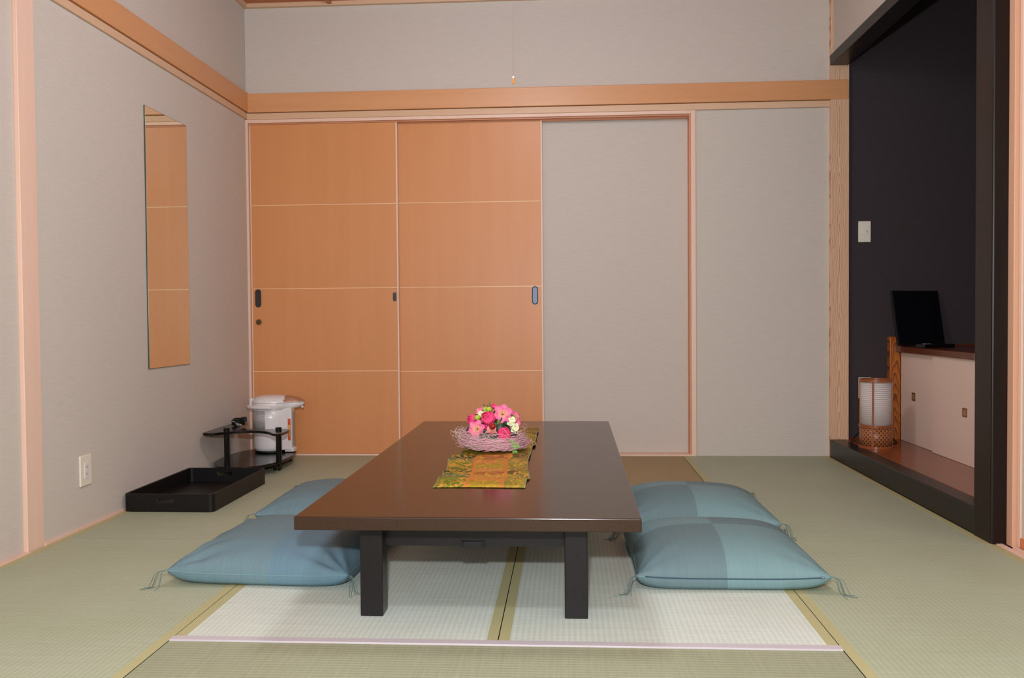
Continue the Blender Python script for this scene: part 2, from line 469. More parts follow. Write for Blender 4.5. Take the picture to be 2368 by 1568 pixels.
def disc_y(cx, cz, r, y0, y1, n=28):
    pts = [(cx + r * math.cos(2 * math.pi * i / n), cz + r * math.sin(2 * math.pi * i / n)) for i in range(n)]
    b = MB(); vs = [(x, y0, z) for x, z in pts] + [(x, y1, z) for x, z in pts]
    fs = [tuple(range(n)), tuple(reversed(range(n, 2 * n)))] + [(i, (i + 1) % n, n + (i + 1) % n, n + i) for i in range(n)]
    return b.add(vs, fs)
h = disc_y(-1.911, .827, .0195, YB + .003, YB + .008).build('door_lock', M_brass, D1, bevel=.001)
disc_y(-1.911, .827, .012, YB + .0022, YB + .004).build('cylinder', M_steel_d, h)
MB().box(-1.913, -1.909, YB + .0012, YB + .003, .820, .834).build('thumb_turn', M_brass, h)
h = stadium(-1.057, .977, .010, .027, YB - .004, YB + .007).build('edge_latch', M_steel_d, D1, bevel=.002)
stadium(-1.057, .975, .0045, .012, YB - .006, YB - .003).build('latch_knob', M_steel_d, h, bevel=.001)
pull(D2, -0.1965, .9775, .0185, .0555, YB + .040, M_blkm, M_steel)
stadium(-0.1965, .9775, .0195, .0575, YB + .0385, YB + .0405).build('pull_plate', M_steel, D2)

# right-hand sliding panels
struct(MB().box(1.600, 1.68, 3.292, 3.335, 0, 2.09).build('trim_12', M_jamb, bevel=.002))
b = MB(); b.box(1.562, 1.585, YN, 3.330, -.04, .004); b.box(1.585, 1.600, YN, 3.330, -.04, -.006)
b.box(1.600, 1.612, YN, 3.290, -.04, .006); b.box(1.612, 1.64, YN, 3.290, -.04, -.006)
struct(b.build('trim_13', M_peach, bevel=.001))
D5 = struct(MB().box(1.622, 1.640, 2.2, 3.286, .005, 2.085).build('door_5', M_wall))
MB().box(1.616, 1.645, 3.270, 3.288, .004, 2.085).build('stile', M_peach, D5, bevel=.001)
MB().box(1.616, 1.645, 2.2, 3.270, .004, .040).build('bottom_rail', M_rail_o, D5, bevel=.001)
D6 = struct(MB().box(1.650, 1.668, 1.15, 2.25, .005, 2.085).build('door_6', M_wall))

# unseen window bars added behind the camera to go with the fill light
b = MB()
for x in (-1.55, -0.87, -0.19, 0.49, 1.13): b.box(x - .02, x + .02, YN, YN + .05, .36, 2.34)
for z in (.36, 1.02, 1.68, 2.34): b.box(-1.57, 1.15, YN, YN + .045, z - .018, z + .018)
struct(b.build('added_window_1', M_peach, bevel=.002))

# ------------------------------------------------------------------ tatami mats
def mat(x0, x1, y0, y1, m_, label, borders, far_cream=False):
    t = thing('tatami_mat', ((x0 + x1) / 2, (y0 + y1) / 2, -.04), label, 'tatami mat', 'rush mats laid across the floor')
    g = .0012
    MB().box(x0 + g, x1 - g, y0 + g, y1 - g, -.04, 0).build('rush_surface', m_, t)
    for bd in borders:
        w_ = .030
        if bd == 'W': q = (x0 + g, x0 + w_, y0 + g, y1 - g)
        if bd == 'E': q = (x1 - w_, x1 - g, y0 + g, y1 - g)
        if bd == 'N': q = (x0 + g, x1 - g, y1 - w_, y1 - g)
        if bd == 'S': q = (x0 + g, x1 - g, y0 + g, y0 + w_)
        cr_ = bd == 'N' and far_cream
        MB().box(*q, -.03, .0045 if cr_ else .0012).build('border', M_cream if cr_ else M_heri, t, bevel=.0006)
    return t
x1_, x2_, x3_ = -1.057, -.187, .690
xa, xb = XL + .008, 1.550
mat(xa, x1_, 3.318, YB - .012, M_tat_s, 'green rush mat along the left wall, under the black tray and kettle stand', 'WE')
mat(xa, x1_, 1.25, 3.318, M_tat_s, 'green rush mat along the left wall, between black tray and camera', 'WE')
mat(xa, x1_, YN, 1.25, M_tat_s, 'green rush mat by the left wall, outside the picture', 'WE')
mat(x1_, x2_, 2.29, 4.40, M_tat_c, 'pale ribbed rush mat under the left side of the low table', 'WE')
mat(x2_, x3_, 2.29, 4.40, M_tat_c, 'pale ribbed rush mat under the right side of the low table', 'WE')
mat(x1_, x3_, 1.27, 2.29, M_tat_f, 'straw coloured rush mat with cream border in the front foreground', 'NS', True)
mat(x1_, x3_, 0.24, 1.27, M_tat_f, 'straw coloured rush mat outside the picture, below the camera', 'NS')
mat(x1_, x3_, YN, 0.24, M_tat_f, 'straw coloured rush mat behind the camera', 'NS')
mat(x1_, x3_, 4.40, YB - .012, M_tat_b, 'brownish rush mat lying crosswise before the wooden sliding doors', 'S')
mat(x3_, xb, 3.332, YB - .001, M_tat_s, 'green rush mat along the black alcove sill', 'WE')
mat(x3_, xb + .01, 1.25, 3.332, M_tat_s, 'green rush mat at the right, in front of the black alcove post', 'WE')
mat(x3_, xb + .01, YN, 1.25, M_tat_s, 'green rush mat by the right wall, outside the picture', 'WE')

# ------------------------------------------------------------------ low table
T = thing('low_table', (-.27, 3.42, 0), 'long low dark brown lacquered table standing on the pale rush mats', 'table')
MB().prism([(-.740, 2.335), (.192, 2.335), (.206, 4.508), (-.740, 4.508)], .2785, .315).build('tabletop', M_table, T, bevel=.003, segs=3)
for lx in (-.593, -.0125):
    for ly in (2.470, 4.30):
        MB().box(lx, lx + .065, ly, ly + .068, .0004, .2785).build('leg', M_leg, T, bevel=.003)
for ly in (2.518, 4.28):
    q = MB().box(-.528, -.0125, ly, ly + .02, .191, .2785).build('apron', M_leg, T)
    e = MB()
    yy = ly - .008 if ly < 3 else ly + .028
    e.box(-.303, -.247, yy - .003, yy + .003, .190, .206)
    e.box(-.309, -.303, yy - .005, yy + .006, .188, .208); e.box(-.247, -.241, yy - .005, yy + .006, .188, .208)
    e.build('leg_catch', M_blkm, q, bevel=.001)
for sx in (-.5605, .02):
    MB().box(sx - .01, sx + .01, 2.57, 4.27, .215, .2785).build('side_rail', M_leg, T)

# ------------------------------------------------------------------ floor cushions
def cushion_mat(name, c_lt, c_gr, flip, cx, cy):
    k = NT(name, 0.62, 0.35)
    tc = k.n('ShaderNodeTexCoord'); s = k.sep(tc.outputs['Object'])
    a = k.math('GREATER_THAN', s[0], cx); b_ = k.math('GREATER_THAN', s[1], cy)
    q = k.math('ABSOLUTE', k.math('SUBTRACT', a, b_))
    if flip: q = k.math('SUBTRACT', 1.0, q)
    cb = k.n('ShaderNodeCombineXYZ')
    k.link(k.math('MULTIPLY', s[0], 320.0), cb.inputs[0]); k.link(k.math('MULTIPLY', s[1], 9.0), cb.inputs[1]); k.link(k.math('MULTIPLY', s[2], 9.0), cb.inputs[2])
    st = k.noise(cb.outputs[0], 1.0, 3, 0.6)
    st2 = k.math('MULTIPLY_ADD', st, 0.34, 0.83)
    colr = k.mix(q, c_lt, c_gr)
    cc = k.n('ShaderNodeCombineXYZ')
    for i in range(3): k.link(st2, cc.inputs[i])
    k.color(k.mix(1.0, colr, cc.outputs[0], 'MULTIPLY'))
    k.bump(st, 0.15, 0.0006)
    return k.m
C_LT = rgb(107, 136, 138); C_GR = rgb(94, 117, 120)
def cushion(loc, a, b, label, matl, seed, rot=0.0, H=.102, zipper=False, wr=0.6, skew=0.0):
    rnd = random.Random(seed)
    t = thing('floor_cushion', (loc[0], loc[1], 0), label, 'cushion', 'square teal floor cushions beside the low table')
    R = Matrix.Rotation(rot, 3, 'Z')
    N = 48; zs = .047
    ph = [rnd.uniform(0, 6.28) for _ in range(8)]
    def sgnp(c): return math.copysign(abs(c) ** .85, c)
    def P(u, v, side):
        # ears at the corners, edges pulled in
        pin = 0.055
        x = a * u * (1 - pin * (1 - v * v) * abs(u) ** 3)
        y = b * v * (1 - pin * (1 - u * u) * abs(v) ** 3)
        f = max(0.0, (1 - abs(u) ** 3.2) * (1 - abs(v) ** 3.2)) ** .5
        cor = (abs(u) * abs(v)) ** 3
        zsm = zs - .009 * (1 - cor) + .004 * cor
        # wrinkles running in from the edges
        edge = (abs(u) ** 4 * (1 - abs(u) ** 12) + abs(v) ** 4 * (1 - abs(v) ** 12))
        wv = math.sin(9 * u + 14 * v + ph[0]) * .5 + math.sin(21 * u - 8 * v + ph[1]) * .35 + math.sin(5 * u * v * 4 + ph[2]) * .4
        # radial gathers at the corners
        g = math.atan2(1.02 - abs(v), 1.02 - abs(u))
        gather = math.sin(g * 13 + ph[3]) * (abs(u * v) ** 2.2) * (1 - cor)
        wz = wr * (.0026 * edge * wv + .016 * gather) * f ** .7
        if side > 0: z = zsm + H * f * (1 - .10 * (u * u + v * v)) + wz + .002 * math.sin(3 * u + ph[4]) * f
        else:
            z = max(.0015, zsm - (zsm - .0015) * min(1.0, f * 2.1) ** .8); ex = 1 + .030 * math.exp(-((f - .30) / .22) ** 2) * (1 - cor); x *= ex; y *= ex
        # belly of the lower side reaches out over the seam a little
        if side < 0 and zsm - .045 * f > 0:
            pass
        p = R @ Vector((x, y, 0))
        return (loc[0] + p.x, loc[1] + p.y, z)
    def grid(i): 
        s_ = -1 + 2 * i / N
        return math.sin(s_ * math.pi / 2) * .55 + s_ * .45
    mb = MB(); idx = {}
    vs = []
    for side in (1, -1):
        for j in range(N + 1):
            for i in range(N + 1):
                if side < 0 and (i in (0, N) or j in (0, N)): idx[(side, i, j)] = idx[(1, i, j)]; continue
                idx[(side, i, j)] = len(vs); vs.append(P(grid(i), grid(j), side))
    fs = []
    for side in (1, -1):
        for j in range(N):
            for i in range(N):
                q = [idx[(side, i, j)], idx[(side, i + 1, j)], idx[(side, i + 1, j + 1)], idx[(side, i, j + 1)]]
                fs.append(tuple(q if side > 0 else reversed(q)))
    mb.add(vs, fs)
    mb.build('cover', matl, t, smooth=True)
    # piping along the seam
    loop = []
    for i in range(N): loop.append(vs[idx[(1, i, 0)]])
    for j in range(N): loop.append(vs[idx[(1, N, j)]])
    for i in range(N, 0, -1): loop.append(vs[idx[(1, i, N)]])
    for j in range(N, 0, -1): loop.append(vs[idx[(1, 0, j)]])
    MB().tube(loop, .0016, 6, closed=True).build('seam', M_seam, t, smooth=True)
    if zipper:
        zp = [(p[0], p[1] - .0015, p[2] + .001) for p in loop[4:N - 3]]
        z_ = MB().tube(zp, .0019, 6).build('zipper', M_zip, t, smooth=True)
        z_['label'] = 'dark blue zipper along the front seam'
        e = zp[-1]; MB().ball(e, .005, 10, 8).build('zipper_pull', M_steel, z_, smooth=True)
    # corner tassels
    for (ci, cj) in ((0, 0), (N, 0), (N, N), (0, N)):
        c = Vector(vs[idx[(1, ci, cj)]])
        out = Vector((c.x - loc[0], c.y - loc[1], 0)).normalized()
        tb = MB()
        for q in range(7):
            o1 = out * (.016 + rnd.uniform(0, .012)) + Vector((rnd.uniform(-.006, .006), rnd.uniform(-.006, .006), 0))
            an = rnd.uniform(-1.0, 1.0)
            dv = Matrix.Rotation(an, 3, 'Z') @ out
            p = [c, c + o1 + Vector((0, 0, -.004)), c + o1 * 1.5 + Vector((0, 0, -c.z * .55)),
                 Vector((c.x, c.y, 0)) + o1 * 1.6 + dv * .008 + Vector((0, 0, .003)),
                 Vector((c.x, c.y, 0)) + o1 * 1.6 + dv * rnd.uniform(.018, .036) + Vector((rnd.uniform(-.01, .01), rnd.uniform(-.01, .01), .0022))]
            # smooth the strand
            pts = []
            for ii in range(len(p) - 1):
                for tt in (0, .33, .66):
                    p0 = p[max(ii - 1, 0)]; p1 = p[ii]; p2 = p[ii + 1]; p3 = p[min(ii + 2, len(p) - 1)]
                    pts.append(.5 * ((2 * p1) + (p2 - p0) * tt + (2 * p0 - 5 * p1 + 4 * p2 - p3) * tt ** 2 + (3 * p1 - p0 - 3 * p2 + p3) * tt ** 3))
            pts.append(p[-1])
            tb.tube(pts, .0007, 4)
        tb.build('tassel', M_thread, t, smooth=True)
    return t
M_seam = plain('seam_teal', rgb(112, 146, 148), 0.6, 0.3)
M_zip = plain('zipper_blue', rgb(38, 66, 84), 0.5)
M_thread = plain('thread_teal', rgb(96, 120, 116), 0.7, 0.2)
CM1 = cushion_mat('cloth_teal_checker', C_LT, C_GR, False, -.005, .085)
CM1.name = 'cloth_teal_checker'
CM_FR = cushion_mat('cloth_teal_checker_near', C_GR, C_LT, False, -.012, .018)
CM_FL = cushion_mat('cloth_teal_checker_blue', rgb(93, 122, 135), rgb(98, 124, 131), True, .02, .33)
cushion((.498, 3.022), .296, .300, 'teal checked floor cushion with zipper, front right of the low table', CM_FR, 3, rot=.012, zipper=True)
cushion((.510, 3.712), .303, .294, 'teal checked floor cushion at back right, behind the zippered one', CM_FR, 11, rot=0.0)
cushion((-.968, 3.03), .298, .318, 'wrinkled blue teal floor cushion at front left of the low table', CM_FL, 5, rot=-.05, wr=2.4, H=.096)
cushion((-.985, 3.83), .300, .300, 'blue teal floor cushion at back left, half hidden behind the table', CM_FL, 23, rot=0.0, H=.084)

# ------------------------------------------------------------------ table runner
k = NT('brocade_gold', 0.55, 0.15)
tc = k.n('ShaderNodeTexCoord'); s = k.sep(tc.outputs['UV'])
U_, V_ = s[0], s[1]
cb = k.n('ShaderNodeCombineXYZ'); k.link(U_, cb.inputs[0]); k.link(k.math('MULTIPLY', V_, 2.3), cb.inputs[1])
n1 = k.noise(cb.outputs[0], 5.2, 1, 0.4, 2.2)
n2 = k.noise(cb.outputs[0], 9.0, 1, 0.5, 1.2)
scroll = k.math('LESS_THAN', k.math('ABSOLUTE', k.math('SUBTRACT', n1, 0.5)), 0.035)
petal = k.math('GREATER_THAN', n2, 0.60)
band = k.math('FRACT', k.math('MULTIPLY', V_, 4.4))
def bands(cs): return k.ramp(band, [(p, c) for p, c in zip((0.0, 0.28, 0.42, 0.62, 0.82), cs)], 'CONSTANT')
right_c = bands((rgb(126, 116, 36), rgb(140, 122, 48), rgb(118, 106, 52), rgb(92, 76, 36), rgb(128, 108, 42)))
mid_c = bands((rgb(150, 126, 30), rgb(186, 116, 52), rgb(170, 118, 48), rgb(150, 90, 42), rgb(184, 122, 56)))
left_c = bands((rgb(104, 110, 22), rgb(112, 116, 40), rgb(92, 106, 72), rgb(58, 70, 26), rgb(100, 100, 32)))
c = k.mix(k.math('GREATER_THAN', U_, 0.34), left_c, mid_c)
c = k.mix(k.math('GREATER_THAN', U_, 0.73), c, right_c)
c = k.mix(k.math('MULTIPLY', petal, 0.75), c, rgb(150, 138, 34))
c = k.mix(k.math('MULTIPLY', scroll, 0.9), c, rgb(198, 140, 58))
st1 = k.math('LESS_THAN', k.math('ABSOLUTE', k.math('SUBTRACT', U_, 0.345)), 0.024)
st2 = k.math('LESS_THAN', k.math('ABSOLUTE', k.math('SUBTRACT', U_, 0.735)), 0.020)
c = k.mix(k.math('MAXIMUM', st1, st2), c, rgb(188, 116, 48))
eg = k.math('GREATER_THAN', k.math('ABSOLUTE', k.math('SUBTRACT', U_, 0.5)), 0.485)
c = k.mix(eg, c, rgb(150, 142, 92))
k.color(c); k.bump(k.noise(tc.outputs['UV'], 240, 2), 0.2, 0.0004)
M_runner = k.m
rows = [  # y, left x, right x, z over the tabletop
 (2.742, -.4235, -.134, .0025), (2.80, -.424, -.1345, .003), (2.86, -.426, -.134, .010), (2.878, -.4255, -.1335, .012),
 (2.884, -.419, -.1265, .006), (2.895, -.4185, -.126, .004), (2.95, -.424, -.129, .009), (2.985, -.4295, -.135, .015),
 (2.992, -.424, -.1375, .010), (3.005, -.4205, -.138, .006), (3.12, -.431, -.1425, .006), (3.225, -.443, -.146, .014), (3.24, -.4445, -.147, .016),
 (3.246, -.438, -.147, .010), (3.256, -.433, -.1465, .006), (3.335, -.443, -.1455, .012), (3.354, -.4445, -.1455, .016),
 (3.36, -.430, -.144, .008), (3.375, -.419, -.144, .004), (3.56, -.420, -.144, .005), (3.583, -.421, -.144, .016), (3.60, -.421, -.136, .018),
 (3.64, -.421, -.1335, .010), (3.72, -.421, -.136, .016), (3.78, -.421, -.138, .004), (3.86, -.421, -.136, .016), (3.95, -.421, -.140, .010),
 (4.0, -.421, -.138, .014), (4.03, -.421, -.136, .010), (4.1, -.42, -.136, .004), (4.21, -.42, -.139, .003)]
mb = MB(); nx = 24; vs = []; uv = []
for j, (y, xl, xr, z) in enumerate(rows):
    for i in range(nx + 1):
        t_ = i / nx
        zz = .315 + z * (.55 + .45 * math.sin(2.3 * t_ + j * .35) ** 2) * (0.55 if z > .01 and 0.25 < t_ < .7 else .8) + .001
        vs.append((xl + (xr - xl) * t_, y + .010 * math.sin(5 * t_ + j * .2) * (1 if 0 < j < len(rows) - 1 else .25), zz)); uv.append((t_, (y - 2.74) / 1.47))
fs = [(j * (nx + 1) + i, j * (nx + 1) + i + 1, (j + 1) * (nx + 1) + i + 1, (j + 1) * (nx + 1) + i) for j in range(len(rows) - 1) for i in range(nx)]
mb.add(vs, fs)
rn = mb.build('table_runner', M_runner, loc=(-.28, 3.47, .315), smooth=True, solid=.0016)
ul = rn.data.uv_layers.new(name='UVMap')
for lp in rn.data.loops: ul.data[lp.index].uv = uv[lp.vertex_index]
tag(rn, 'pleated gold and green brocade table runner lying on the low table', 'table runner')

# ------------------------------------------------------------------ flower arrangement
FA = thing('flower_arrangement', (-.285, 3.50, .325), 'round arrangement of pink and crimson artificial flowers in a fluffy pink nest', 'flowers')
KX, KZ = 0.000272, 0.000272
def F(zx, zy, dy=0.0):   # measured in a close-up of the bouquet, at the bouquet's own distance
    return Vector((-.303 + (zx - 1080) * KX * (1 + dy / 3.5), 3.50 + dy, .352 - (zy - 800) * KZ))
def petal_mat(name, c_in, c_mid, c_out, rough=0.5, rad=.03):
    k = NT(name, rough, 0.3)
    k.b.inputs['Subsurface Weight'].default_value = 0.0
    tc = k.n('ShaderNodeTexCoord'); s = k.sep(tc.outputs['UV'])
    nz = k.noise(tc.outputs['UV'], 9, 3)
    f = k.math('ADD', k.math('MULTIPLY', s[1], 0.8), k.math('MULTIPLY', nz, 0.25))
    e = k.math('MULTIPLY', k.math('ABSOLUTE', k.math('SUBTRACT', s[0], 0.5)), 0.7)
    k.color(k.ramp(k.math('ADD', f, e), [(0.12, c_in), (0.5, c_mid), (0.95, c_out)]))
    return k.m
M_lily = petal_mat('petal_pink_peach', rgb(248, 214, 150), rgb(246, 164, 156), rgb(240, 106, 158))
M_ran = petal_mat('petal_crimson', rgb(150, 12, 48), rgb(206, 28, 84), rgb(232, 70, 122))
M_peachp = petal_mat('petal_peach', rgb(240, 150, 120), rgb(240, 160, 138), rgb(238, 140, 150))
M_hyd = petal_mat('petal_pale_green', rgb(176, 206, 120), rgb(214, 228, 168), rgb(232, 236, 200))
M_fruit = plain('fruit_green', rgb(164, 190, 60), 0.3)
M_berry = plain('berry_red', rgb(150, 24, 20), 0.12)
M_leafd = plain('leaf_dark', rgb(44, 66, 44), 0.45)
M_leafg = plain('leaf_olive', rgb(86, 112, 40), 0.5)
M_fern = plain('leaf_bright', rgb(118, 190, 76), 0.5)
M_stem = plain('stem_dark', rgb(40, 26, 24), 0.6)
M_fibre = plain('fibre_pink', rgb(222, 176, 186), 0.7, 0.2)
M_fibre2 = plain('fibre_pale', rgb(210, 186, 176), 0.7, 0.2)
M_basket = plain('wicker_dark', rgb(52, 42, 40), 0.7)
M_stamen = plain('stamen_green', rgb(170, 170, 60), 0.5)

def frame(d):
    z = Vector(d).normalized(); x = z.cross(Vector((0, 0, 1)))
    if x.length < .05: x = Vector((1, 0, 0))
    x.normalize(); y = z.cross(x); return Matrix((x, y, z)).transposed()
def petal_patch(mb, uvs, c, Rm, ang, L, W, cup, lift, nu=6, nv=7, tip=.5):
    vs = []
    for j in range(nv + 1):
        v = j / nv
        wv = W * (math.sin(math.pi * min(1, v * .80 + .13)) ** .8)
        th = lift * (1 - v) + cup * v
        rr = L * v
        for i in range(nu + 1):
            u = -1 + 2 * i / nu
            xx = rr * math.cos(th); zz = rr * math.sin(th)
            yy = u * wv
            zz += .22 * abs(u) ** 2 * wv * (1 - .5 * v) + .05 * L * math.sin(7 * v + 3 * u)
            a = ang
            p = Vector((xx * math.cos(a) - yy * math.sin(a), xx * math.sin(a) + yy * math.cos(a), zz))
            vs.append(c + Rm @ p); uvs.append((i / nu, v))
    fs = [(j * (nu + 1) + i, j * (nu + 1) + i + 1, (j + 1) * (nu + 1) + i + 1, (j + 1) * (nu + 1) + i) for j in range(nv) for i in range(nu)]
    mb.add(vs, fs)
def finish(mb, uvs, name, m_, parent, solid=.0006):
    o = mb.build(name, m_, parent, smooth=True)
    ul = o.data.uv_layers.new(name='UVMap')
    for lp in o.data.loops: ul.data[lp.index].uv = uvs[lp.vertex_index]
    q = o.modifiers.new('solid', 'SOLIDIFY'); q.thickness = solid
    return o
rnd = random.Random(4)
def lily(c, d, r, m_=None, n=6, stam=True):
    mb = MB(); uvs = []; Rm = frame(d)
    base = c - Vector(d).normalized() * r * .55
    for i in range(n):
        petal_patch(mb, uvs, base, Rm, 2 * math.pi * i / n + .3, r * 1.18 * (1 if i % 2 else .94), r * .46, math.radians(22 + 10 * (i % 2)), math.radians(72))
    o = finish(mb, uvs, 'lily_flower', m_ or M_lily, FA)
    if stam:
        sb = MB()
        for i in range(5):
            a = 2 * math.pi * i / 5
            tip = base + Rm @ Vector((r * .22 * math.cos(a), r * .22 * math.sin(a), r * .75))
            sb.tube([base + Rm @ Vector((0, 0, .1 * r)), (base + tip) / 2, tip], .0008, 5); sb.ball(tip, .0016, 8, 6)
        sb.build('stamen', M_stamen, o, smooth=True)
def ranunculus(c, d, r):
    mb = MB(); uvs = []; Rm = frame(d)
    for lay in range(6):
        rr = r * (1.0, .90, .80, .66, .50, .32)[lay]; n = 5 if lay < 4 else 3
        for i in range(n):
            a0 = 2 * math.pi * i / n + lay * .75 + .12 * math.sin(i * 5.1 + lay)
            nu, nv = 6, 6; vs = []
            for j in range(nv + 1):
                v = j / nv
                el = math.radians(-55 + (96, 108, 118, 128, 136, 142)[lay] * v)
                for q in range(nu + 1):
                    u = -1 + 2 * q / nu
                    az = a0 + u * (.82 if lay < 4 else 1.15) * math.cos(el * .55) * (1 if v < .85 else .8)
                    ro = rr * (1 + .09 * u) + .10 * r * max(0, v - .7) / .3 * math.cos(3 * u + i)
                    vs.append(c + Rm @ Vector((ro * math.cos(el) * math.cos(az), ro * math.cos(el) * math.sin(az), ro * math.sin(el) * .9)))
                    uvs.append((q / nu, v))
            fs = [(j * (nu + 1) + q, j * (nu + 1) + q + 1, (j + 1) * (nu + 1) + q + 1, (j + 1) * (nu + 1) + q) for j in range(nv) for q in range(nu)]
            mb.add(vs, fs)
    return finish(mb, uvs, 'ranunculus_flower', M_ran, FA)
def hydrangea(c, d, r):
    mb = MB(); uvs = []
    for q in range(3):
        dd = Vector(d) + Vector((rnd.uniform(-.6, .6), rnd.uniform(-.3, .3), rnd.uniform(-.5, .6)))
        Rm = frame(dd); cc = c + Vector((rnd.uniform(-1, 1), 0, rnd.uniform(-1, 1))) * r * .45
        for i in range(4): petal_patch(mb, uvs, cc, Rm, math.pi / 2 * i + q, r * .75, r * .42, .2, .5, 4, 4)
    return finish(mb, uvs, 'pale_green_blossom', M_hyd, FA)
lily(F(880, 575, -.075), (-.25, -1, .25), .036)
lily(F(1255, 375, -.03), (.15, -1, .35), .040)
lily(F(1430, 440, .02), (.8, -.5, .35), .026)
lily(F(1465, 530, -.01), (.9, -.6, .0), .022, stam=False)
lily(F(885, 375, .03), (-.6, -.6, .6), .024, stam=False)
lily(F(1100, 625, -.075), (.0, -1, .0), .026, M_peachp, 5, False)
ranunculus(F(1050, 425, -.06), (-.1, -1, .5), .027)
ranunculus(F(1290, 640, -.085), (.35, -1, .1), .026)
ranunculus(F(795, 470, -.01), (-.8, -.7, .3), .021)
ranunculus(F(1110, 290, .02), (.1, -.4, 1), .012)
ranunculus(F(1045, 545, -.05), (-.2, -1, -.2), .017)
hydrangea(F(950, 370, .0), (-.3, -.8, .6), .017); hydrangea(F(1365, 490, -.03), (.4, -1, .3), .02)
hydrangea(F(1415, 585, -.035), (.6, -.9, 0), .02); hydrangea(F(1430, 640, -.01), (.7, -.7, .2), .014)
for (zx, zy, dy, r, sx, sy) in ((1045, 322, -.01, .0135, -25, -60), (985, 325, .01, .011, -25, -65), (885, 428, -.04, .013, -35, -50)):
    c = F(zx, zy, dy)
    o = MB().ball(c, r, 18, 12, (1, 1, .85)).build('green_fruit', M_fruit, FA, smooth=True)
    e = F(zx + sx, zy + sy, dy)
    MB().tube([c + Vector((0, 0, r * .7)), (c + Vector((0, 0, r)) + e) / 2, e], .0012, 6).ball(e, .0018, 8, 6).build('fruit_stem', M_stem, o)
o = MB().ball(F(1125, 520, -.105), .0128, 20, 14).build('red_berry', M_berry, FA, smooth=True)
MB().ball(F(1138, 516, -.1175), .0035, 8, 6, (1, .5, 1)).build('berry_eye', M_brass, o)
def leaf(zx, zy, dy, d, r, m_, asp=.9, name='leaf'):
    c = F(zx, zy, dy); Rm = frame(d); vs = []; nr, na = 4, 20
    vs.append(c)
    for j in range(1, nr + 1):
        for i in range(na):
            a = 2 * math.pi * i / na; q = r * j / nr
            q2 = q * (1 - (.25 if abs(a - math.pi / 2) < .2 else 0))
            vs.append(c + Rm @ Vector((q2 * math.cos(a) * asp, q2 * math.sin(a), -.18 * q * q / r + .02 * r * math.cos(3 * a))))
    fs = [(0, 1 + i, 1 + (i + 1) % na) for i in range(na)]
    for j in range(nr - 1):
        fs += [(1 + j * na + i, 1 + (j + 1) * na + i, 1 + (j + 1) * na + (i + 1) % na, 1 + j * na + (i + 1) % na) for i in range(na)]
    return MB().add(vs, fs).build(name, m_, FA, smooth=True, solid=.0008)
leaf(985, 685, -.105, (-.1, -1, .35), .020, M_leafd); leaf(1130, 712, -.11, (.1, -1, .35), .021, M_leafd)
leaf(1230, 500, -.045, (.2, -1, .4), .024, M_leafd, .5); leaf(1365, 435, -.01, (.4, -1, .4), .016, M_leafg, .8)
leaf(735, 640, -.03, (-.5, -1, .2), .020, M_leafd, .5); leaf(1200, 490, -.05, (.1, -1, .7), .016, M_leafg, .5)
leaf(965, 330, .02, (-.2, -.7, .8), .014, M_leafg, .6); leaf(1050, 262, .02, (.2, -.8, .4), .010, M_leafg, .35)
leaf(1215, 570, -.06, (0, -1, .2), .018, M_leafd, .8); leaf(1420, 640, -.03, (.5, -1, .1), .018, M_leafd, .5)
leaf(1310, 480, -.03, (.1, -1, .1), .02, M_leafd, .7); leaf(1000, 600, -.04, (0, -1, .1), .03, M_leafd, .9)
leaf(860, 470, -.0, (-.4, -1, .3), .022, M_leafd, .8); leaf(1180, 420, .0, (0, -1, .5), .03, M_leafd, .9)
# fern sprig on the right
fb = MB()
for (zx, zy, n_) in ((1440, 830, 5), (1395, 745, 6), (1455, 905, 4), (1470, 800, 4)):
    for i in range(n_):
        a = 2 * math.pi * i / n_ + .4
        c = F(zx + 26 * math.cos(a), zy + 22 * math.sin(a), -.10 + .01 * math.sin(i))
        fb.ball(c, .0062, 10, 6, (1, .35, .7))
fb.tube([F(1360, 740, -.07), F(1400, 770, -.095), F(1440, 830, -.10), F(1460, 905, -.10)], .0010, 5)
fb.build('fern_sprig', M_fern, FA, smooth=True)
# basket core
MB().lathe([(.045, 0), (.066, .02), (.082, .05), (.086, .062), (.078, .066), (.05, .05), (.01, .046)], 32, (-.285, 3.50, .331)).build('basket', M_basket, FA, smooth=True)
MB().ball((-.288, 3.50, .405), .052, 20, 14, (1.1, 1.0, .8)).build('flower_foam', M_leafd, FA, smooth=True)
# fluffy nest
nb = [MB(), MB()]
rn_ = random.Random(9)
for q in range(1900):
    a0 = rn_.uniform(0, 2 * math.pi)
    L = rn_.uniform(.4, 1.7) * rn_.choice((-1, 1))
    R0 = rn_.gauss(.099, .014); z0 = .338 + abs(rn_.gauss(0, .020)) + .012 * (1 if math.cos(a0 - math.pi) > .4 else 0)
    dr = rn_.gauss(0, .014); dz = rn_.gauss(0, .014); pts = []
    for i in range(7):
        t_ = i / 6
        a = a0 + L * (t_ - .5)
        r_ = R0 + dr * (t_ - .5) + .006 * math.sin(5 * t_ + q)
        z = z0 + dz * (t_ - .5) + .004 * math.sin(7 * t_ + q * 1.7)
        pts.append((-.295 + 1.08 * r_ * math.cos(a), 3.50 + 1.05 * r_ * math.sin(a), max(.334, z)))
    nb[0 if rn_.random() < .75 else 1].tube(pts, .0007, 3)
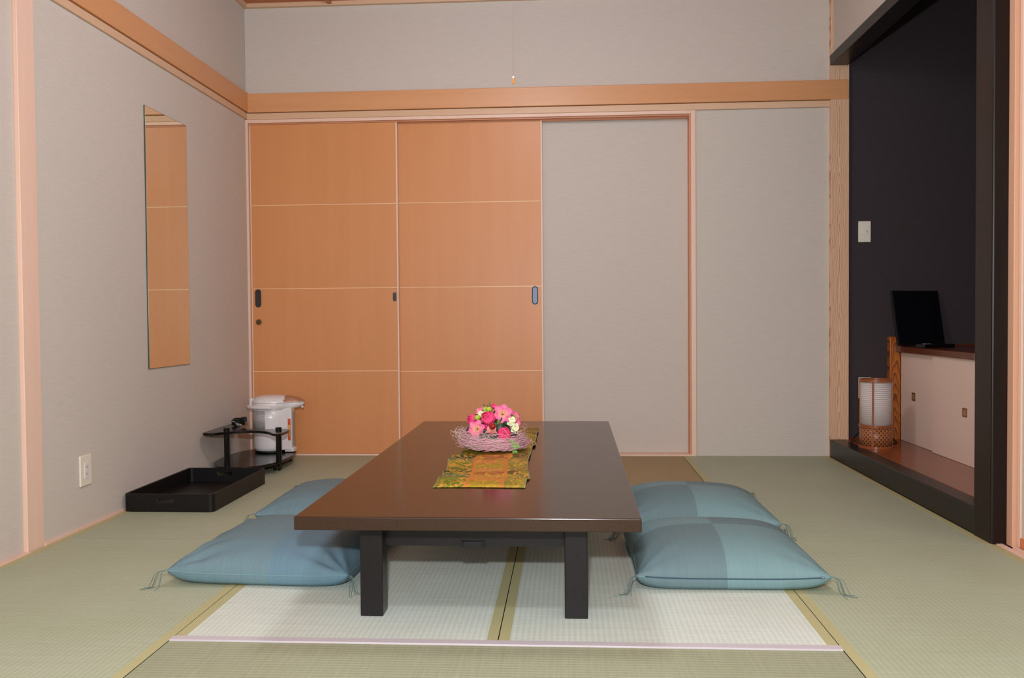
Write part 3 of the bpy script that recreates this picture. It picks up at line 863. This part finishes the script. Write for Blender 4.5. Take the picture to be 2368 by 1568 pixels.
for q in range(60):
    a0 = rn_.gauss(math.pi, .55) if q < 40 else rn_.uniform(0, 6.28)
    pts = []; r_ = .10; z = .36 + rn_.uniform(-.01, .03); lf = rn_.uniform(.02, .075)
    cv = rn_.uniform(-1.5, 1.5)
    for i in range(9):
        t_ = i / 8
        pts.append((-.295 + (r_ + lf * math.sin(t_ * 2.4)) * math.cos(a0 + cv * t_ * .5), 3.50 + (r_ + lf * math.sin(t_ * 2.4)) * math.sin(a0 + cv * t_ * .5), max(.334, z + rn_.uniform(-.002, .002) + .035 * t_ * math.sin(cv + 2 * t_))))
    nb[1].tube(pts, .0006, 3)
for q, mm in ((0, M_fibre), (1, M_fibre2)):
    o = nb[q].build('nest_fibre', mm, FA); o['kind'] = 'stuff'
tor = []
core = MB(); n1_, n2_ = 40, 10; vs = []
for i in range(n1_):
    a = 2 * math.pi * i / n1_
    for j in range(n2_):
        g = 2 * math.pi * j / n2_
        rr = .092 + .013 * math.cos(g)
        vs.append((-.295 + 1.05 * rr * math.cos(a), 3.50 + 1.02 * rr * math.sin(a), .347 + .012 * math.sin(g) + .003 * math.sin(5 * a)))
core.add(vs, [(i * n2_ + j, ((i + 1) % n1_) * n2_ + j, ((i + 1) % n1_) * n2_ + (j + 1) % n2_, i * n2_ + (j + 1) % n2_) for i in range(n1_) for j in range(n2_)])
core.build('nest_core', plain('nest_core_mauve', rgb(186, 138, 150), 0.8), FA, smooth=True)

# ------------------------------------------------------------------ black tray
TR = thing('serving_tray', (-1.76, 4.12, 0), 'empty deep black rectangular tray with cut-out handles on the mat', 'tray')
x0, x1, y0, y1 = -1.962, -1.556, 3.782, 4.465
outer = rrect(x0, x1, y0, y1, .022); inner = rrect(x0 + .009, x1 - .009, y0 + .009, y1 - .009, .016)
n = len(outer); mb = MB()
vs = [(x, y, .0) for x, y in outer] + [(x, y, .080) for x, y in outer] + [(x, y, .080) for x, y in inner] + [(x, y, .010) for x, y in inner]
fs = [tuple(reversed(range(n)))]
for L_ in range(3): fs += [(L_ * n + i, L_ * n + (i + 1) % n, (L_ + 1) * n + (i + 1) % n, (L_ + 1) * n + i) for i in range(n)]
fs.append(tuple(range(3 * n, 4 * n)))
mb.add(vs, fs)
tray = mb.build('tray_body', M_tray, TR)
ct = MB()
for (ya, yb_) in ((y0 - .02, y0 + .02), (y1 - .02, y1 + .02)):
    cxm = (x0 + x1) / 2 - .012
    pts = [(cxm - .040, .060)] + [(cxm - .040 + .08 * i / 8, .0595 - .004 * math.sin(math.pi * i / 8)) for i in range(1, 8)] + [(cxm + .040, .060), (cxm + .033, .041)] + [(cxm + .033 - .066 * i / 6, .041 - .003 * math.sin(math.pi * i / 6) + 0.004 * math.sin(math.pi * i / 6)) for i in range(1, 6)] + [(cxm - .033, .041)]
    m_ = len(pts)
    ct.add([(x, ya, z) for x, z in pts] + [(x, yb_, z) for x, z in pts],
           [tuple(range(m_)), tuple(reversed(range(m_, 2 * m_)))] + [(i, (i + 1) % m_, m_ + (i + 1) % m_, m_ + i) for i in range(m_)])
cut(tray, ct)
q = tray.modifiers.new('bevel', 'BEVEL'); q.width = .0015; q.segments = 2; q.limit_method = 'ANGLE'

# ------------------------------------------------------------------ kettle stand
ST = thing('kettle_stand', (-1.78, 4.93, 0), 'black two-tier rolling stand with curved shelf in the left corner', 'stand')
cx, cy, A_, B_ = -1.772, 4.93, .192, .352
pts = []
for i in range(56):
    a = 2 * math.pi * i / 56; e = 2 / 2.35
    pts.append((cx + A_ * math.copysign(abs(math.cos(a)) ** e, math.cos(a)), cy + B_ * math.copysign(abs(math.sin(a)) ** e, math.sin(a))))
MB().prism(pts, .045, .062).build('base_plate', M_blk, ST, bevel=.003)
# crescent shelf
fr_ = [(-1.945, 4.60), (-1.89, 4.60), (-1.85, 4.645), (-1.80, 4.69), (-1.74, 4.71), (-1.67, 4.70), (-1.62, 4.67), (-1.58, 4.615), (-1.55, 4.575), (-1.522, 4.565), (-1.512, 4.60), (-1.512, 4.76)]
bk_ = [(-1.56, 4.79), (-1.61, 4.775), (-1.66, 4.765), (-1.74, 4.775), (-1.80, 4.80), (-1.85, 4.86), (-1.885, 4.96), (-1.90, 5.06), (-1.955, 5.08), (-1.955, 4.63)]
def smooth_poly(p, k=2):
    for _ in range(k):
        q = []
        for i in range(len(p)):
            a = Vector(p[i]); b_ = Vector(p[(i + 1) % len(p)])
            q += [tuple(a * .75 + b_ * .25), tuple(a * .25 + b_ * .75)]
        p = q
    return p
MB().prism(smooth_poly(fr_ + bk_), .227, .241).build('shelf', M_blk, ST, bevel=.003)
for (px_, py_) in ((-1.853, 4.70), (-1.572, 4.72)):
    MB().lathe([(.0155, .062), (.0155, .227)], 20, (px_, py_, 0)).build('post', M_blk, ST, smooth=False)
    MB().lathe([(.0165, .241), (.0165, .256), (.014, .2575)], 20, (px_, py_, 0)).build('post_cap', M_blk, ST)
for (px_, py_) in ((-1.622, 4.84), (-1.80, 4.66), (-1.90, 5.12), (-1.66, 5.16)):
    c_ = MB().box(px_ - .008, px_ + .008, py_ - .01, py_ + .01, .03, .045).build('caster', M_blkm, ST, bevel=.002)
    for dx in (-.013, .013):
        w_ = MB(); n = 18; r_ = .019
        vs = [(px_ + dx + s_ * .0055, py_ + r_ * math.cos(2 * math.pi * i / n), .019 + r_ * math.sin(2 * math.pi * i / n)) for s_ in (-1, 1) for i in range(n)]
        w_.add(vs, [tuple(range(n)), tuple(reversed(range(n, 2 * n)))] + [(i, (i + 1) % n, n + (i + 1) % n, n + i) for i in range(n)])
        w_.build('wheel', M_blkm, c_)

# ------------------------------------------------------------------ electric kettle (hot water pot)
KT = thing('electric_hot_water_pot', (-1.757, 5.14, .062), 'white electric hot water pot with beak spout on the black stand', 'hot water pot')
KC = (-1.757, 5.14, .062)
MB().lathe([(.088, 0), (.092, .004), (.092, .012)], 40, KC).build('foot_ring', M_blkm, KT, smooth=False)
prof = [(.070, .008), (.086, .010), (.095, .018), (.099, .032), (.100, .06), (.1005, .20), (.101, .262)]
MB().lathe(prof, 48, KC).build('body', M_white, KT, smooth=True)
# front panel swelling
fp = MB()
ptsp = rrect(-1.705, -1.617, 5.083, 5.152, .008, 4)
fp.prism(ptsp, .078, .322)
fpo = fp.build('front_panel', M_white, KT, bevel=.004)
MB().box(-1.637, -1.621, 5.0815, 5.084, .135, .262).build('energy_sticker', None if False else plain('sticker_orange', rgb(206, 84, 44), 0.4), fpo)
st = MB().box(-1.634, -1.624, 5.0810, 5.082, .158, .225).build('sticker_text', plain('sticker_yellow', rgb(226, 178, 96), 0.5), fpo)
MB().box(-1.622, -1.613, 5.10, 5.14, .10, .30).build('water_gauge', M_grey, fpo, bevel=.002)
MB().box(-1.660, -1.606, 5.090, 5.150, .066, .090).build('drip_foot', M_white, fpo, bevel=.004)
# head with beak (horizontal outline, lofted)
def outline(rx, beak, bw, z, n=56, hinge=0):
    o = []
    for i in range(n):
        a = 2 * math.pi * i / n
        r_ = rx
        x = r_ * math.cos(a); y = r_ * math.sin(a)
        if math.cos(a) > 0:
            t_ = math.cos(a) ** 2.2
            x = x + (beak - rx) * t_
            y = y * (1 - t_ * 0) * (1 - .25 * t_)
            if abs(y) > bw and math.cos(a) > .55: y = math.copysign(bw + (abs(y) - bw) * (1 - (math.cos(a) - .55) / .45), y)
        o.append((KC[0] + x, KC[1] + y, z))
    return o
def loft(rings, caps=True):
    b_ = MB(); n = len(rings[0]); vs = [p for r_ in rings for p in r_]
    fs = [(j * n + i, j * n + (i + 1) % n, (j + 1) * n + (i + 1) % n, (j + 1) * n + i) for j in range(len(rings) - 1) for i in range(n)]
    if caps: fs += [tuple(reversed(range(n))), tuple(range((len(rings) - 1) * n, len(rings) * n))]
    return b_.add(vs, fs)
def blend(o, z, fx):
    return [(KC[0] + (x - KC[0]) * fx, KC[1] + (y - KC[1]) * fx, z) for x, y, _ in o]
rings = [outline(.101, .108, .05, .308), outline(.103, .140, .046, .316), outline(.105, .176, .042, .326), outline(.107, .198, .038, .338), outline(.107, .204, .037, .350), outline(.1065, .203, .037, .3535)]
head = loft(rings).build('head', M_white, KT, smooth=True)
q = head.modifiers.new('es', 'EDGE_SPLIT'); q.split_angle = math.radians(40)
lid_r = [outline(.1065, .203, .037, .3545), outline(.1075, .205, .037, .358), outline(.105, .198, .036, .366), outline(.097, .176, .034, .377), outline(.082, .142, .031, .387), outline(.060, .095, .026, .394), outline(.035, .05, .02, .3975), outline(.012, .016, .01, .3985)]
lid = loft(lid_r).build('lid', M_white, KT, smooth=True)
# brown control panel on the beak
def strip_top(x0_, x1_, hw0, hw1, z0, z1, m_, name, parent):
    mb = MB(); vs = []; nx_, ny_ = 8, 6
    for i in range(nx_ + 1):
        t_ = i / nx_; x = x0_ + (x1_ - x0_) * t_; hw = hw0 + (hw1 - hw0) * t_; hw *= math.sqrt(max(.05, 1 - (2 * t_ - 1) ** 4))
        z = z0 + (z1 - z0) * t_ ** 1.3
        for j in range(ny_ + 1):
            u = -1 + 2 * j / ny_
            vs.append((KC[0] + x, KC[1] + hw * u, z - .006 * u * u))
    mb.add(vs, [(i * (ny_ + 1) + j, (i + 1) * (ny_ + 1) + j, (i + 1) * (ny_ + 1) + j + 1, i * (ny_ + 1) + j + 1) for i in range(nx_) for j in range(ny_)])
    return mb.build(name, m_, parent, smooth=True, solid=.003)
pm = MB()
for jr in range(1, 6):
    for ii in range(-14, 14):
        ra, rb = lid_r[jr], lid_r[jr + 1]
        XC = KC[0] + .094
        def clip(pa, pb):
            if pb[0] >= XC: return pb
            t_ = (pa[0] - XC) / max(1e-6, pa[0] - pb[0])
            return tuple(pa[k_] + (pb[k_] - pa[k_]) * t_ for k_ in range(3))
        a0, a1, b0, b1 = ra[ii % 56], ra[(ii + 1) % 56], rb[ii % 56], rb[(ii + 1) % 56]
        if a0[0] < XC or a1[0] < XC: continue
        q4 = [a0, a1, clip(a1, b1), clip(a0, b0)]
        pm.add([(p[0] + .0012, p[1] + (.0008 if p[1] > KC[1] else -.0008), p[2] + .0012) for p in q4], [(0, 1, 2, 3)])
cp = pm.build('control_panel', M_bronze, lid)
MB().lathe([(.010, 0), (.010, .006), (.008, .0075)], 20, (KC[0] + .105, KC[1] - .016, .3835)).build('button', M_white, cp, smooth=False)
MB().lathe([(.005, 0), (.005, .006)], 14, (KC[0] + .14, KC[1] - .010, .378)).build('button', M_grey, cp, smooth=False)
MB().lathe([(.006, .0), (.008, .012)], 16, (KC[0] + .190, KC[1], .320)).build('spout_nozzle', M_white, head, smooth=True)
MB().prism(rrect(KC[0] - .120, KC[0] - .085, KC[1] - .035, KC[1] + .035, .01), .322, .378).build('hinge_block', M_white, head, bevel=.004)
hp = []
for i in range(25):
    a = math.radians(72 + (288 - 72) * i / 24)
    hp.append((KC[0] + .018 + .148 * math.cos(a) * (1.0 if math.cos(a) < 0 else .5), KC[1] + .118 * math.sin(a), .331))
MB().tube(hp, .0105, 12).build('carry_handle', M_white, KT, smooth=True)
# information label on the side
k = NT('printed_label', 0.5, 0.4)
tc = k.n('ShaderNodeTexCoord'); s = k.sep(tc.outputs['UV'])
rowf = k.math('FRACT', k.math('MULTIPLY', s[1], 26.0)); rowi = k.math('FLOOR', k.math('MULTIPLY', s[1], 26.0))
cb = k.n('ShaderNodeCombineXYZ'); k.link(k.math('MULTIPLY', s[0], 22.0), cb.inputs[0]); k.link(k.math('MULTIPLY', rowi, 3.7), cb.inputs[1])
tx = k.math('MULTIPLY', k.math('GREATER_THAN', k.noise(cb.outputs[0], 1.0, 3, 0.8), 0.46), k.math('GREATER_THAN', rowf, 0.45))
topb = k.math('GREATER_THAN', s[1], 0.94); botb = k.math('MULTIPLY', k.math('LESS_THAN', s[1], 0.035), k.math('GREATER_THAN', s[0], 0.4))
tx = k.math('MAXIMUM', k.math('MULTIPLY', tx, 0.6), k.math('MAXIMUM', topb, botb))
k.color(k.mix(tx, rgb(196, 192, 186), rgb(52, 50, 50)))
M_label = k.m
vs = []; uvs = []; n = 14
for j in range(2):
    for i in range(n + 1):
        a = math.radians(203 + (270 - 203) * i / n)
        vs.append((KC[0] + .1013 * math.cos(a), KC[1] + .1013 * math.sin(a), 0.199 + j * .117)); uvs.append((i / n, j))
lb = MB().add(vs, [(i, i + 1, n + 2 + i, n + 1 + i) for i in range(n)])
lo = lb.build('information_label', M_label, KT, smooth=True, solid=.0004)
ul = lo.data.uv_layers.new(name='UVMap')
for lp in lo.data.loops: ul.data[lp.index].uv = uvs[lp.vertex_index]

# ------------------------------------------------------------------ coiled power cord on the shelf
PC = thing('power_cord', (-1.875, 4.93, .241), 'coiled black power cord with white tie lying on the upper shelf', 'power cord')
cb_ = MB(); rr = random.Random(2)
pts = []
for i in range(90):
    a = i * .42
    pts.append((-1.873 + .030 * math.cos(a) + .004 * math.sin(i * .9), 4.93 + .050 * math.sin(a), .2475 + .0135 * (1 + math.sin(a * .37)) + .006 * math.sin(i * .31)))
cb_.tube(pts, .0045, 7); cb_.build('cable', M_blkm, PC, smooth=True)
MB().box(-1.848, -1.823, 4.90, 4.93, .262, .292).build('plug', M_blkm, PC, bevel=.005)
tb = MB()
for i in range(4):
    y = 4.874 + i * .002
    tb.tube([(-1.870 + i * .0085, y, .262 - i * .002), (-1.862 + i * .0085, y - .003, .256 - i * .002), (-1.858 + i * .0085, y, .246)], .0014, 6)
tb.tube([(-1.895, 4.875, .262), (-1.884, 4.872, .273), (-1.872, 4.875, .266)], .0012, 6)
tb.build('twist_tie', M_white, PC, smooth=True)

# ------------------------------------------------------------------ wall mirror
MR = thing('wall_mirror', (XL, 4.282, .616), 'tall narrow frameless mirror hanging on the left wall', 'mirror')
k = NT('mirror_silver', 0.015, 0.5, 1.0); k.color(rgb(236, 236, 220)); M_mir = k.m
k = NT('mirror_edge_green', 0.15, 0.5); k.color(rgb(56, 78, 72)); M_medge = k.m
MB().box(XL + .0005, XL + .0060, 4.055, 4.510, .616, 1.852).build('backing', M_medge, MR)
MB().box(XL + .0060, XL + .0064, 4.0565, 4.5085, .6175, 1.8505).build('glass', M_mir, MR)

# ------------------------------------------------------------------ sockets and switch
def plate_left():
    o = thing('wall_outlet', (XL, 3.489, .236), 'ivory double power outlet low on the left wall', 'outlet')
    MB().box(XL, XL + .008, 3.4465, 3.5315, .174, .299).build('cover_plate', M_ivory, o, bevel=.003)
    q = MB().box(XL + .008, XL + .0105, 3.474, 3.504, .204, .268).build('socket_insert', M_white, o, bevel=.0008)
    for z in (.222, .250):
        for y in (3.483, 3.495):
            MB().box(XL + .0100, XL + .0108, y - .001, y + .001, z - .0045, z + .0045).build('slot', M_slot, q)
plate_left()
o = thing('light_switch', (1.76, YB, 1.335), 'ivory light switch plate on the charcoal alcove wall', 'switch')
MB().box(1.7235, 1.7955, YB - .008, YB, 1.273, 1.397).build('cover_plate', M_ivory, o, bevel=.003)
MB().box(1.743, 1.776, YB - .011, YB - .008, 1.318, 1.352).build('rocker', M_ivory, o, bevel=.001)
MB().box(1.770, 1.773, YB - .0118, YB - .0108, 1.331, 1.339).build('indicator', M_slot, o)
o = thing('wall_outlet', (1.765, YB, .408), 'ivory power outlet half hidden behind the bamboo lamp', 'outlet')
MB().box(1.7265, 1.800, YB - .008, YB, .346, .471).build('cover_plate', M_ivory, o, bevel=.003)
q = MB().box(1.748, 1.778, YB - .0105, YB - .008, .376, .440).build('socket_insert', M_white, o, bevel=.0008)
for z in (.394, .422):
    for x in (1.757, 1.769): MB().box(x - .001, x + .001, YB - .0112, YB - .0104, z - .0045, z + .0045).build('slot', M_slot, q)

# ------------------------------------------------------------------ alcove cabinet
CB = thing('alcove_cabinet', (2.2, 4.86, .105), 'low brown cabinet with cream sliding doors at the back of the alcove', 'cabinet')
MB().box(1.968, 2.548, 4.33, YB - .001, .105, .62).build('carcass', M_counter, CB)
MB().box(1.925, 2.548, 4.33, YB - .001, .625, .658).build('counter_top', M_counter, CB, bevel=.002)
pb = MB().box(1.893, 1.9545, 5.34, YB - .001, .105, .712)
pb.build('side_post', M_alcp, CB, loc=(1.928, 5.34, .105), bevel=.002)
def cdoor(x, y0_, y1_, py0, py1, z0, z1):
    d = MB().box(x, x + .010, y0_, y1_, .106, .625).build('sliding_door', M_fusuma, CB, bevel=.001)
    p = MB().box(x - .0015, x + .003, py0, py1, z0, z1).build('door_pull', M_brass, d)
    MB().box(x - .0022, x + .001, py0 + .008, py1 - .008, z0 + .007, z1 - .007).build('recess', M_bronze, p)
cdoor(1.9565, 4.80, 5.338, 5.124, 5.174, .353, .399)
cdoor(1.9400, 4.335, 4.845, 4.436, 4.488, .339, .383)
MB().box(2.24, 2.548, YB - .008, YB - .001, .658, .666).build('back_edging', M_counter, CB)

# ------------------------------------------------------------------ flat screen on the cabinet
TV = thing('television', (1.97, 5.2, .658), 'small black flat screen television standing on the alcove cabinet', 'television')
th = math.radians(25); tl = math.radians(10.0)
wd = Vector((math.cos(th), math.sin(th), 0)); nrm = Vector((math.sin(th), -math.cos(th), 0))
upv = Vector((0, 0, 1)) * math.cos(tl) - nrm * math.sin(tl)
nn = wd.cross(upv)
bl = Vector((1.880, 5.165, .668))
def slab(o_, w_, h_, d0, d1, inset=0):
    vs = []
    for d in (d0, d1):
        for a, b_ in ((inset, inset), (w_ - inset, inset), (w_ - inset, h_ - inset), (inset, h_ - inset)):
            vs.append(o_ + wd * a + upv * b_ + nn * d)
    return MB().add(vs, [(0, 1, 2, 3), (7, 6, 5, 4), (0, 4, 5, 1), (1, 5, 6, 2), (2, 6, 7, 3), (3, 7, 4, 0)])
TW, TH_ = .352, .318
slab(bl, TW, TH_, -.016, 0).build('housing', M_blkm, TV, bevel=.003)
slab(bl, TW, TH_, 0, .0008, .012).build('screen', M_screen, TV)
bc = bl + wd * TW * .5
MB().lathe([(.085, 0), (.085, .008), (.02, .014), (.016, .02)], 32, (bc.x + .02, bc.y + .03, .658)).build('stand_foot', M_blkm, TV)

RC = thing('set_top_box', (2.03, 5.05, .658), 'flat black box with a shiny top corner in front of the television', 'box')
q0 = Vector((1.955, 4.985, .658)); a_ = math.radians(20)
ww = Vector((math.cos(a_), math.sin(a_), 0)); dd = Vector((-math.sin(a_), math.cos(a_), 0))
P4 = [q0, q0 + ww * .20, q0 + ww * .20 + dd * .07, q0 + dd * .07]
MB().prism([(p.x, p.y) for p in P4], .658, .678).build('case', M_blk, RC, bevel=.003)
P5 = [q0 + ww * .015 + dd * .01, q0 + ww * .05 + dd * .01, q0 + ww * .05 + dd * .04, q0 + ww * .015 + dd * .04]
MB().prism([(p.x, p.y) for p in P5], .678, .682).build('glint_plate', M_steel, RC, bevel=.001)  # raised pale plate made to stand for the glint on the case

# ------------------------------------------------------------------ bamboo lamp
LC = (1.7075, 5.03)
LP = thing('bamboo_lamp', (LC[0], LC[1], .105), 'cylindrical paper lamp with ribbed white shade on woven bamboo base', 'lamp')
M_bamboo = wood('bamboo_brown', rgb(134, 72, 36), rgb(152, 86, 46), 'z', 0.3)
k = NT('bamboo_weave', 0.4, 0.5)
tc = k.n('ShaderNodeTexCoord'); s = k.sep(tc.outputs['UV'])
uu = k.math('MULTIPLY', s[0], 24.0); vv = k.math('MULTIPLY', s[1], 4.6)
def cellhole(k, uu, vv, off):
    a = k.math('SUBTRACT', k.math('FRACT', k.math('ADD', uu, off)), 0.5); b_ = k.math('SUBTRACT', k.math('FRACT', k.math('ADD', vv, off)), 0.5)
    d = k.math('ADD', k.math('MULTIPLY', a, a), k.math('MULTIPLY', b_, b_))
    return k.math('LESS_THAN', d, 0.028)
hole = k.math('MAXIMUM', cellhole(k, uu, vv, 0.0), cellhole(k, uu, vv, 0.5))
dg1 = k.math('FRACT', k.math('ADD', uu, vv)); 
basec = k.mix(k.math('GREATER_THAN', dg1, 0.5), rgb(164, 104, 64), rgb(142, 84, 48))
k.color(k.mix(hole, basec, rgb(44, 20, 12)))
M_weave = k.m
k = NT('paper_shade', 0.8, 0.2)
tc = k.n('ShaderNodeTexCoord'); s = k.sep(tc.outputs['UV'])
k.color(rgb(206, 200, 196)); k.b.inputs['Subsurface Weight'].default_value = 0
M_paper = k.m
def cyl_uv(r, z0, z1, name, m_, parent, n=72):
    vs = []; uvs = []
    for j in range(2):
        for i in range(n + 1):
            a = 2 * math.pi * i / n
            vs.append((LC[0] + r * math.cos(a), LC[1] + r * math.sin(a), z0 + (z1 - z0) * j)); uvs.append((i / n, j))
    o = MB().add(vs, [(i, i + 1, n + 2 + i, n + 1 + i) for i in range(n)]).build(name, m_, parent, smooth=True, solid=.003)
    ul = o.data.uv_layers.new(name='UVMap')
    for lp in o.data.loops: ul.data[lp.index].uv = uvs[lp.vertex_index]
    return o
cyl_uv(.085, .112, .222, 'woven_base', M_weave, LP)
sh = cyl_uv(.080, .236, .474, 'paper_shade', M_paper, LP)
ribs = MB()
for i in range(22):
    z = .243 + i * .0106; n = 40
    ribs.tube([(LC[0] + .0815 * math.cos(2 * math.pi * j / n), LC[1] + .0815 * math.sin(2 * math.pi * j / n), z) for j in range(n)], .0011, 5, closed=True)
ribs.build('rib_rings', plain('rib_shade', rgb(168, 146, 130), 0.7), sh, smooth=True)
for (r0, r1, z0, z1) in ((.082, .091, .105, .120), (.082, .090, .220, .236), (.077, .088, .472, .487)):
    n = 48; vs = []
    for r_, z in ((r0, z0), (r1, z0), (r1, z1), (r0, z1)):
        vs += [(LC[0] + r_ * math.cos(2 * math.pi * i / n), LC[1] + r_ * math.sin(2 * math.pi * i / n), z) for i in range(n)]
    MB().add(vs, [(j * n + i, j * n + (i + 1) % n, ((j + 1) % 4) * n + (i + 1) % n, ((j + 1) % 4) * n + i) for j in range(4) for i in range(n)]).build('hoop', M_bamboo, LP, smooth=False, bevel=.001)
for a in (-25, -119, 65, 151):
    ar = math.radians(a); c_ = Vector((LC[0] + .0845 * math.cos(ar), LC[1] + .0845 * math.sin(ar)))
    tdir = Vector((-math.sin(ar), math.cos(ar))); ndir = Vector((math.cos(ar), math.sin(ar)))
    hw = .0048
    pp = [c_ - tdir * hw - ndir * .003, c_ + tdir * hw - ndir * .003, c_ + tdir * hw + ndir * .003, c_ - tdir * hw + ndir * .003]
    MB().prism([tuple(p) for p in pp], .118, .474).build('upright_slat', M_bamboo, LP)
MB().lathe([(.079, 0), (.079, .004)], 40, (LC[0], LC[1], .108)).build('bottom_disc', M_bamboo, LP)
MB().tube([(1.62, 5.09, .14), (1.615, 5.16, .115), (1.66, 5.30, .109), (1.73, 5.37, .15), (1.765, 5.378, .38)], .0025, 6).build('power_cable', M_blkm, LP, smooth=True)
# cable trailing to the cabinet post
wire = MB().tube([(1.79, 5.08, .109), (1.83, 5.14, .108), (1.88, 5.19, .108), (1.90, 5.26, .108), (1.91, 5.33, .112)], .003, 6).build('antenna_cable', M_blkm, loc=(1.85, 5.15, .108), smooth=True)
tag(wire, 'thin black cable on the alcove floor between lamp and cabinet post', 'cable')

# ------------------------------------------------------------------ ceiling lamp with pull cord
CL = thing('ceiling_lamp', (-.2, 3.4, 2.70), 'ceiling lamp whose thin pull cord with wooden knob hangs before the back wall', 'lamp')
k = NT('lamp_diffuser', 0.6); k.color(rgb(240, 236, 226)); k.b.inputs['Emission Color'].default_value = rgb(255, 246, 230); k.b.inputs['Emission Strength'].default_value = 1.2; M_diff = k.m
fb = MB()
for (xa_, xb_, ya_, yb_) in ((-.53, .13, 3.07, 3.10), (-.53, .13, 3.70, 3.73), (-.53, -.50, 3.10, 3.70), (.10, .13, 3.10, 3.70)):
    fb.box(xa_, xb_, ya_, yb_, 2.665, ZC)
fb.build('wooden_frame', M_lint, CL, bevel=.003)
MB().box(-.50, .10, 3.10, 3.70, 2.70, 2.712).build('diffuser', M_diff, CL)
MB().tube([(-.2, 3.4, 1.766), (-.1995, 3.4, 2.0), (-.1985, 3.4, 2.70)], .0007, 6).build('pull_cord', plain('cord_grey', rgb(140, 120, 108), 0.7), CL)
kn = MB().lathe([(.003, 0), (.0042, .001), (.0044, .020)], 14, (-.2, 3.4, 1.736)).build('cord_knob', plain('knob_wood', rgb(226, 150, 66), 0.4), CL, smooth=False)
MB().lathe([(.0048, 0), (.0046, .005), (.002, .009)], 14, (-.2, 3.4, 1.757)).build('knob_cap', M_ivory, kn, smooth=False)
